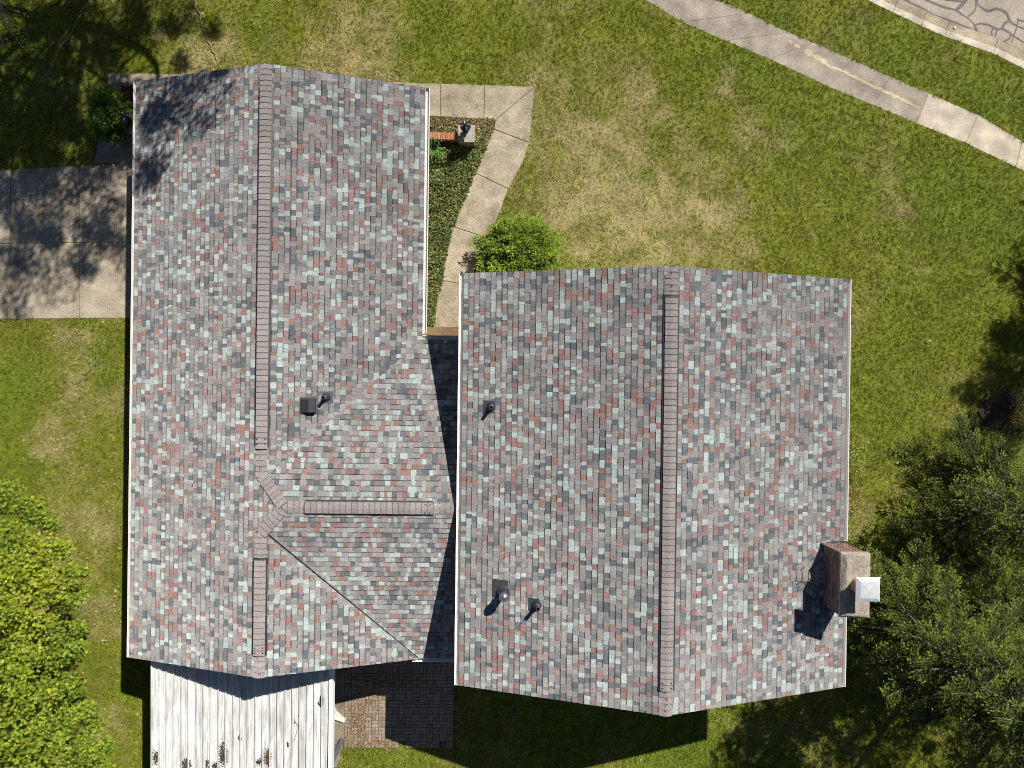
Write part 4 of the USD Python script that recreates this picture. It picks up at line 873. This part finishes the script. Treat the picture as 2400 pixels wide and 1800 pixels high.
# ------------------------------------------------------------------ white metal patio awning
aw = thing('patio_awning', 'chalky white ribbed metal patio awning at the south gable', 'awning')
ax0, ax1, ay1, ay0 = at(355.5, 1700, 2.2)[0], at(771, 1700, 2.2)[0], LY0 + .30, -13.6
def az_(y): return 2.24 - .02 * (ay1 - y)
npan = 24; pw = (ax1 - ax0) / npan; ra = np.random.default_rng(170)
def sheet(prof, y0, y1, zf):
    prof = np.asarray(prof, float); n = len(prof); V = np.vstack([np.c_[prof[:, 0], np.full(n, y), prof[:, 1] + zf(y)] for y in (y0, y1)]); i = np.arange(n - 1); return V, np.c_[i, i + 1, n + i + 1, n + i]
for k in range(npan):
    X = ax0 + k * pw; d_ = .004
    prof = [(X, 0), (X, .058), (X + .022, .058), (X + .024, .004), (X + .06, 0), (X + .066, .008), (X + .078, .008), (X + .084, 0), (X + .115, 0), (X + .121, .008), (X + .133, .008), (X + .139, 0), (X + pw - .004, 0), (X + pw - .003, .012)]
    V, F = sheet(prof, ay0, ay1, az_); F = F if np.cross(V[F[3, 1]] - V[F[3, 0]], V[F[3, 2]] - V[F[3, 0]])[2] > 0 else F[:, ::-1]
    mesh('panel', (V, F), 'awning_paint', aw, tint=np.array((.50, .505, .49)) * ra.uniform(.92, 1.04))
mesh('edge_beam', bx(ax1 + .004, ax1 + .105, ay0, ay1, az_(ay0) - .12, az_(ay1) + .03, .006), 'white_metal', aw, tint=(.80, .79, .75))
mesh('edge_beam', bx(ax0 - .03, ax0 - .004, ay0, ay1, az_(ay0) - .12, az_(ay0) + .03), 'white_metal', aw, tint=(.74, .73, .70))
for X in (ax0 + .06, (ax0 + ax1) / 2, ax1 - .06): mesh('post', bx(X - .045, X + .045, ay0 + .15, ay0 + .24, -.1, az_(ay0) - .02), 'white_metal', aw, tint=(.75, .74, .70))
def litter(name, label, cat, spots, z, n, size, cols, w, seed, group=None, kind=None, flat=.35):
    r = np.random.default_rng(seed); B = []
    for px, py, sx, sy in spots:
        c = at(px, py, z); m = max(3, int(n * sx * sy)); g = r.normal(0, .42, (m, 2)); g = g[(g ** 2).sum(1) < 1]; B.append(np.c_[c[0] + g[:, 0] * sx / 90, c[1] + g[:, 1] * sy / 90, z + r.uniform(.012, .03, len(g))])
    B = np.vstack(B); m = len(B); N = unitv(np.array([0, 0, 1.]) + r.normal(0, flat, (m, 3)))
    V, F, T = leaves(B, np.cross(N, rdir(r, m)), N, size * r.uniform(.5, 1.3, m), mixc(r, m, cols, w, .3), 'slip'); return mesh(name, (V, F), 'leaf', None, tint=T, label=label, cat=cat, group=group, kind=kind)
BRN = [(.10, .068, .04), (.15, .105, .06), (.06, .045, .03)]
zl = az_(at(500, 1760, 2.2)[1])
for i, (px, py, sx, sy, lab) in enumerate([(523, 1766, 11, 36, 'largest brown moss clump, tall and narrow, on the awning'), (366, 1775, 8, 20, 'brown clump nearest the west edge of the awning'), (438, 1790, 14, 16, 'wide brown clump of twigs low on the awning'), (505, 1794, 10, 10, 'brown clump at the bottom left of the largest moss clump'), (486, 1790, 4, 12, 'thin brown clump between two ribs near the awning foot'), (608, 1784, 9, 9, 'small round brown clump in the middle of the awning'), (629, 1776, 9, 30, 'slanted brown moss clump beside the small round clump')]):
    litter('leaf_litter', lab, 'leaf litter', [(px, py, sx, sy)], zl, 1.3, .045, BRN, [.4, .35, .25], 180 + i, group=None)
def flake(px, py, pts, z, label, name='dark_leaf', col=(.035, .028, .02)):
    c = at(px, py, z); P_ = np.array([(x / 88, -y / 88) for x, y in pts]); m = trimesh.creation.extrude_polygon(Polygon(P_), .004, engine='earcut'); m.apply_translation([c[0], c[1], z + .03]); mesh(name, m, 'timber', None, tint=col, label=label, cat='leaf')
flake(752, 1643, [(-7, 5), (0, -16), (7, -8), (6, 10), (2, 16)], zl, 'large dark diamond shaped leaf near the east edge of the awning', col=(.02, .018, .016))
flake(563, 1728, [(-5, 0), (-1, -10), (5, 3), (2, 11)], zl, 'dark pointed leaf in the middle of the awning', col=(.08, .06, .045))
flake(675, 1743, [(-2, -7), (2, -3), (3, 6), (-1, 6)], zl, 'small dark leaf low on the awning, left of the twig', col=(.03, .028, .022))
tb = Bag(); c = at(697, 1700, zl)
for pts in ([(693, 1690), (700, 1702), (695, 1718), (691, 1733)], [(700, 1702), (702, 1688), (701, 1670)], [(696, 1694), (690, 1684)]): tb.add(*tube([(*at(x, y, zl)[:2], zl + .035) for x, y in pts], .006, 5), (.20, .15, .11))
V, F, T = leaves(np.array([[*at(692, 1688, zl)[:2], zl + .04], [*at(700, 1678, zl)[:2], zl + .04], [*at(688, 1682, zl)[:2], zl + .04]]), np.array([[0, -1, 0.], [.5, .7, 0], [-.6, -.5, 0]]), np.tile([0, 0, 1.], (3, 1)), .08, np.tile([.17, .12, .09], (3, 1)), 'oval'); tb.add(V, F, T)
tb.put('twig', 'bark', None, label='fallen twig with a few dry leaves on the awning', cat='twig')
# dark boards leaning below the awning's east edge
for i, (a_, b_, w_, lab) in enumerate([((803, 1731), (768, 1812), .13, 'outer dark grey board leaning at the foot of the patio'), ((790, 1745), (757, 1815), .10, 'inner dark grey board, half under the awning')]):
    A, B = at(*a_, .12), at(*b_, .42); d = unitv(B - A); s = unitv(np.cross(d, [0, 0, 1.])); u = np.cross(s, d); bb = [P_ + s * sx * w_ / 2 + u * sy * .018 for P_ in (A, B) for sx, sy in ((-1, -1), (1, -1), (1, 1), (-1, 1))]
    mesh('board', trimesh.convex.convex_hull(np.array(bb)), 'timber', None, tint=(.055, .06, .075), label=lab, cat='board')
# dry leaves blown over the patio and a few on the lawn
litter('leaf_debris', 'dry brown leaf bits strewn over the sunlit corner of the patio', 'leaves', [(850, 1665, 60, 60), (835, 1700, 45, 70), (870, 1630, 50, 30), (830, 1730, 40, 40), (930, 1590, 120, 40), (880, 1740, 80, 20)], .03, .12, .05, [(.26, .16, .08), (.36, .24, .11), (.14, .09, .05)], [.4, .3, .3], 190, kind='stuff')
fl_ = [(281, 1281, .11), (203, 1453, .10), (220, 1461, .08), (275, 1390, .12), (271, 1420, .11), (283, 1424, .08), (268, 1488, .10), (232, 1299, .06), (262, 1388, .07), (249, 1479, .06), (207, 1310, .06), (266, 1395, .08), (206, 1291, .06), (1030, 1787, .09), (857, 1768, .06), (1750, 350, .06), (2103, 1083, .09), (2178, 795, .07), (2315, 920, .10), (2311, 935, .10), (2310, 962, .10), (2350, 905, .07), (2046, 22, .1), (2109, 28, .12), (2113, 33, .08), (2220, 65, .12), (2244, 63, .1), (2360, 128, .08)]
r_ = np.random.default_rng(191)
for px, py, l_ in fl_:
    c = at(px, py, .03); n_ = 1; zc_ = .055 if not (py < 140 and px > 2000) else -.06
    B = np.c_[c[0] + r_.normal(0, .02, n_), c[1] + r_.normal(0, .02, n_), np.full(n_, zc_)]; N = unitv(np.array([0, 0, 1.]) + r_.normal(0, .3, (n_, 3)))
    V, F, T = leaves(B, np.cross(N, rdir(r_, n_)), N, l_, np.tile((.50, .36, .20) if px < 1000 else (.62, .55, .38), (n_, 1)) * r_.uniform(.8, 1.1, (n_, 1)), 'maple'); mesh('fallen_leaf', (V, F), 'leaf', None, tint=T, label=('tiny tan fallen leaf on the west lawn by the house shadow' if px < 400 else 'tiny pale fallen leaf on the grass south of the patio' if py > 1500 else 'tiny pale fallen leaf lying on kerb or gutter pan' if zc_ < 0 else 'tiny pale fallen leaf on the east lawn or mulch edge'), cat='leaf', group=('fallen leaves on the west lawn' if px < 400 else 'fallen leaves south of the patio' if py > 1500 else 'fallen leaves along the kerb' if zc_ < 0 else 'fallen leaves on the east lawn'))
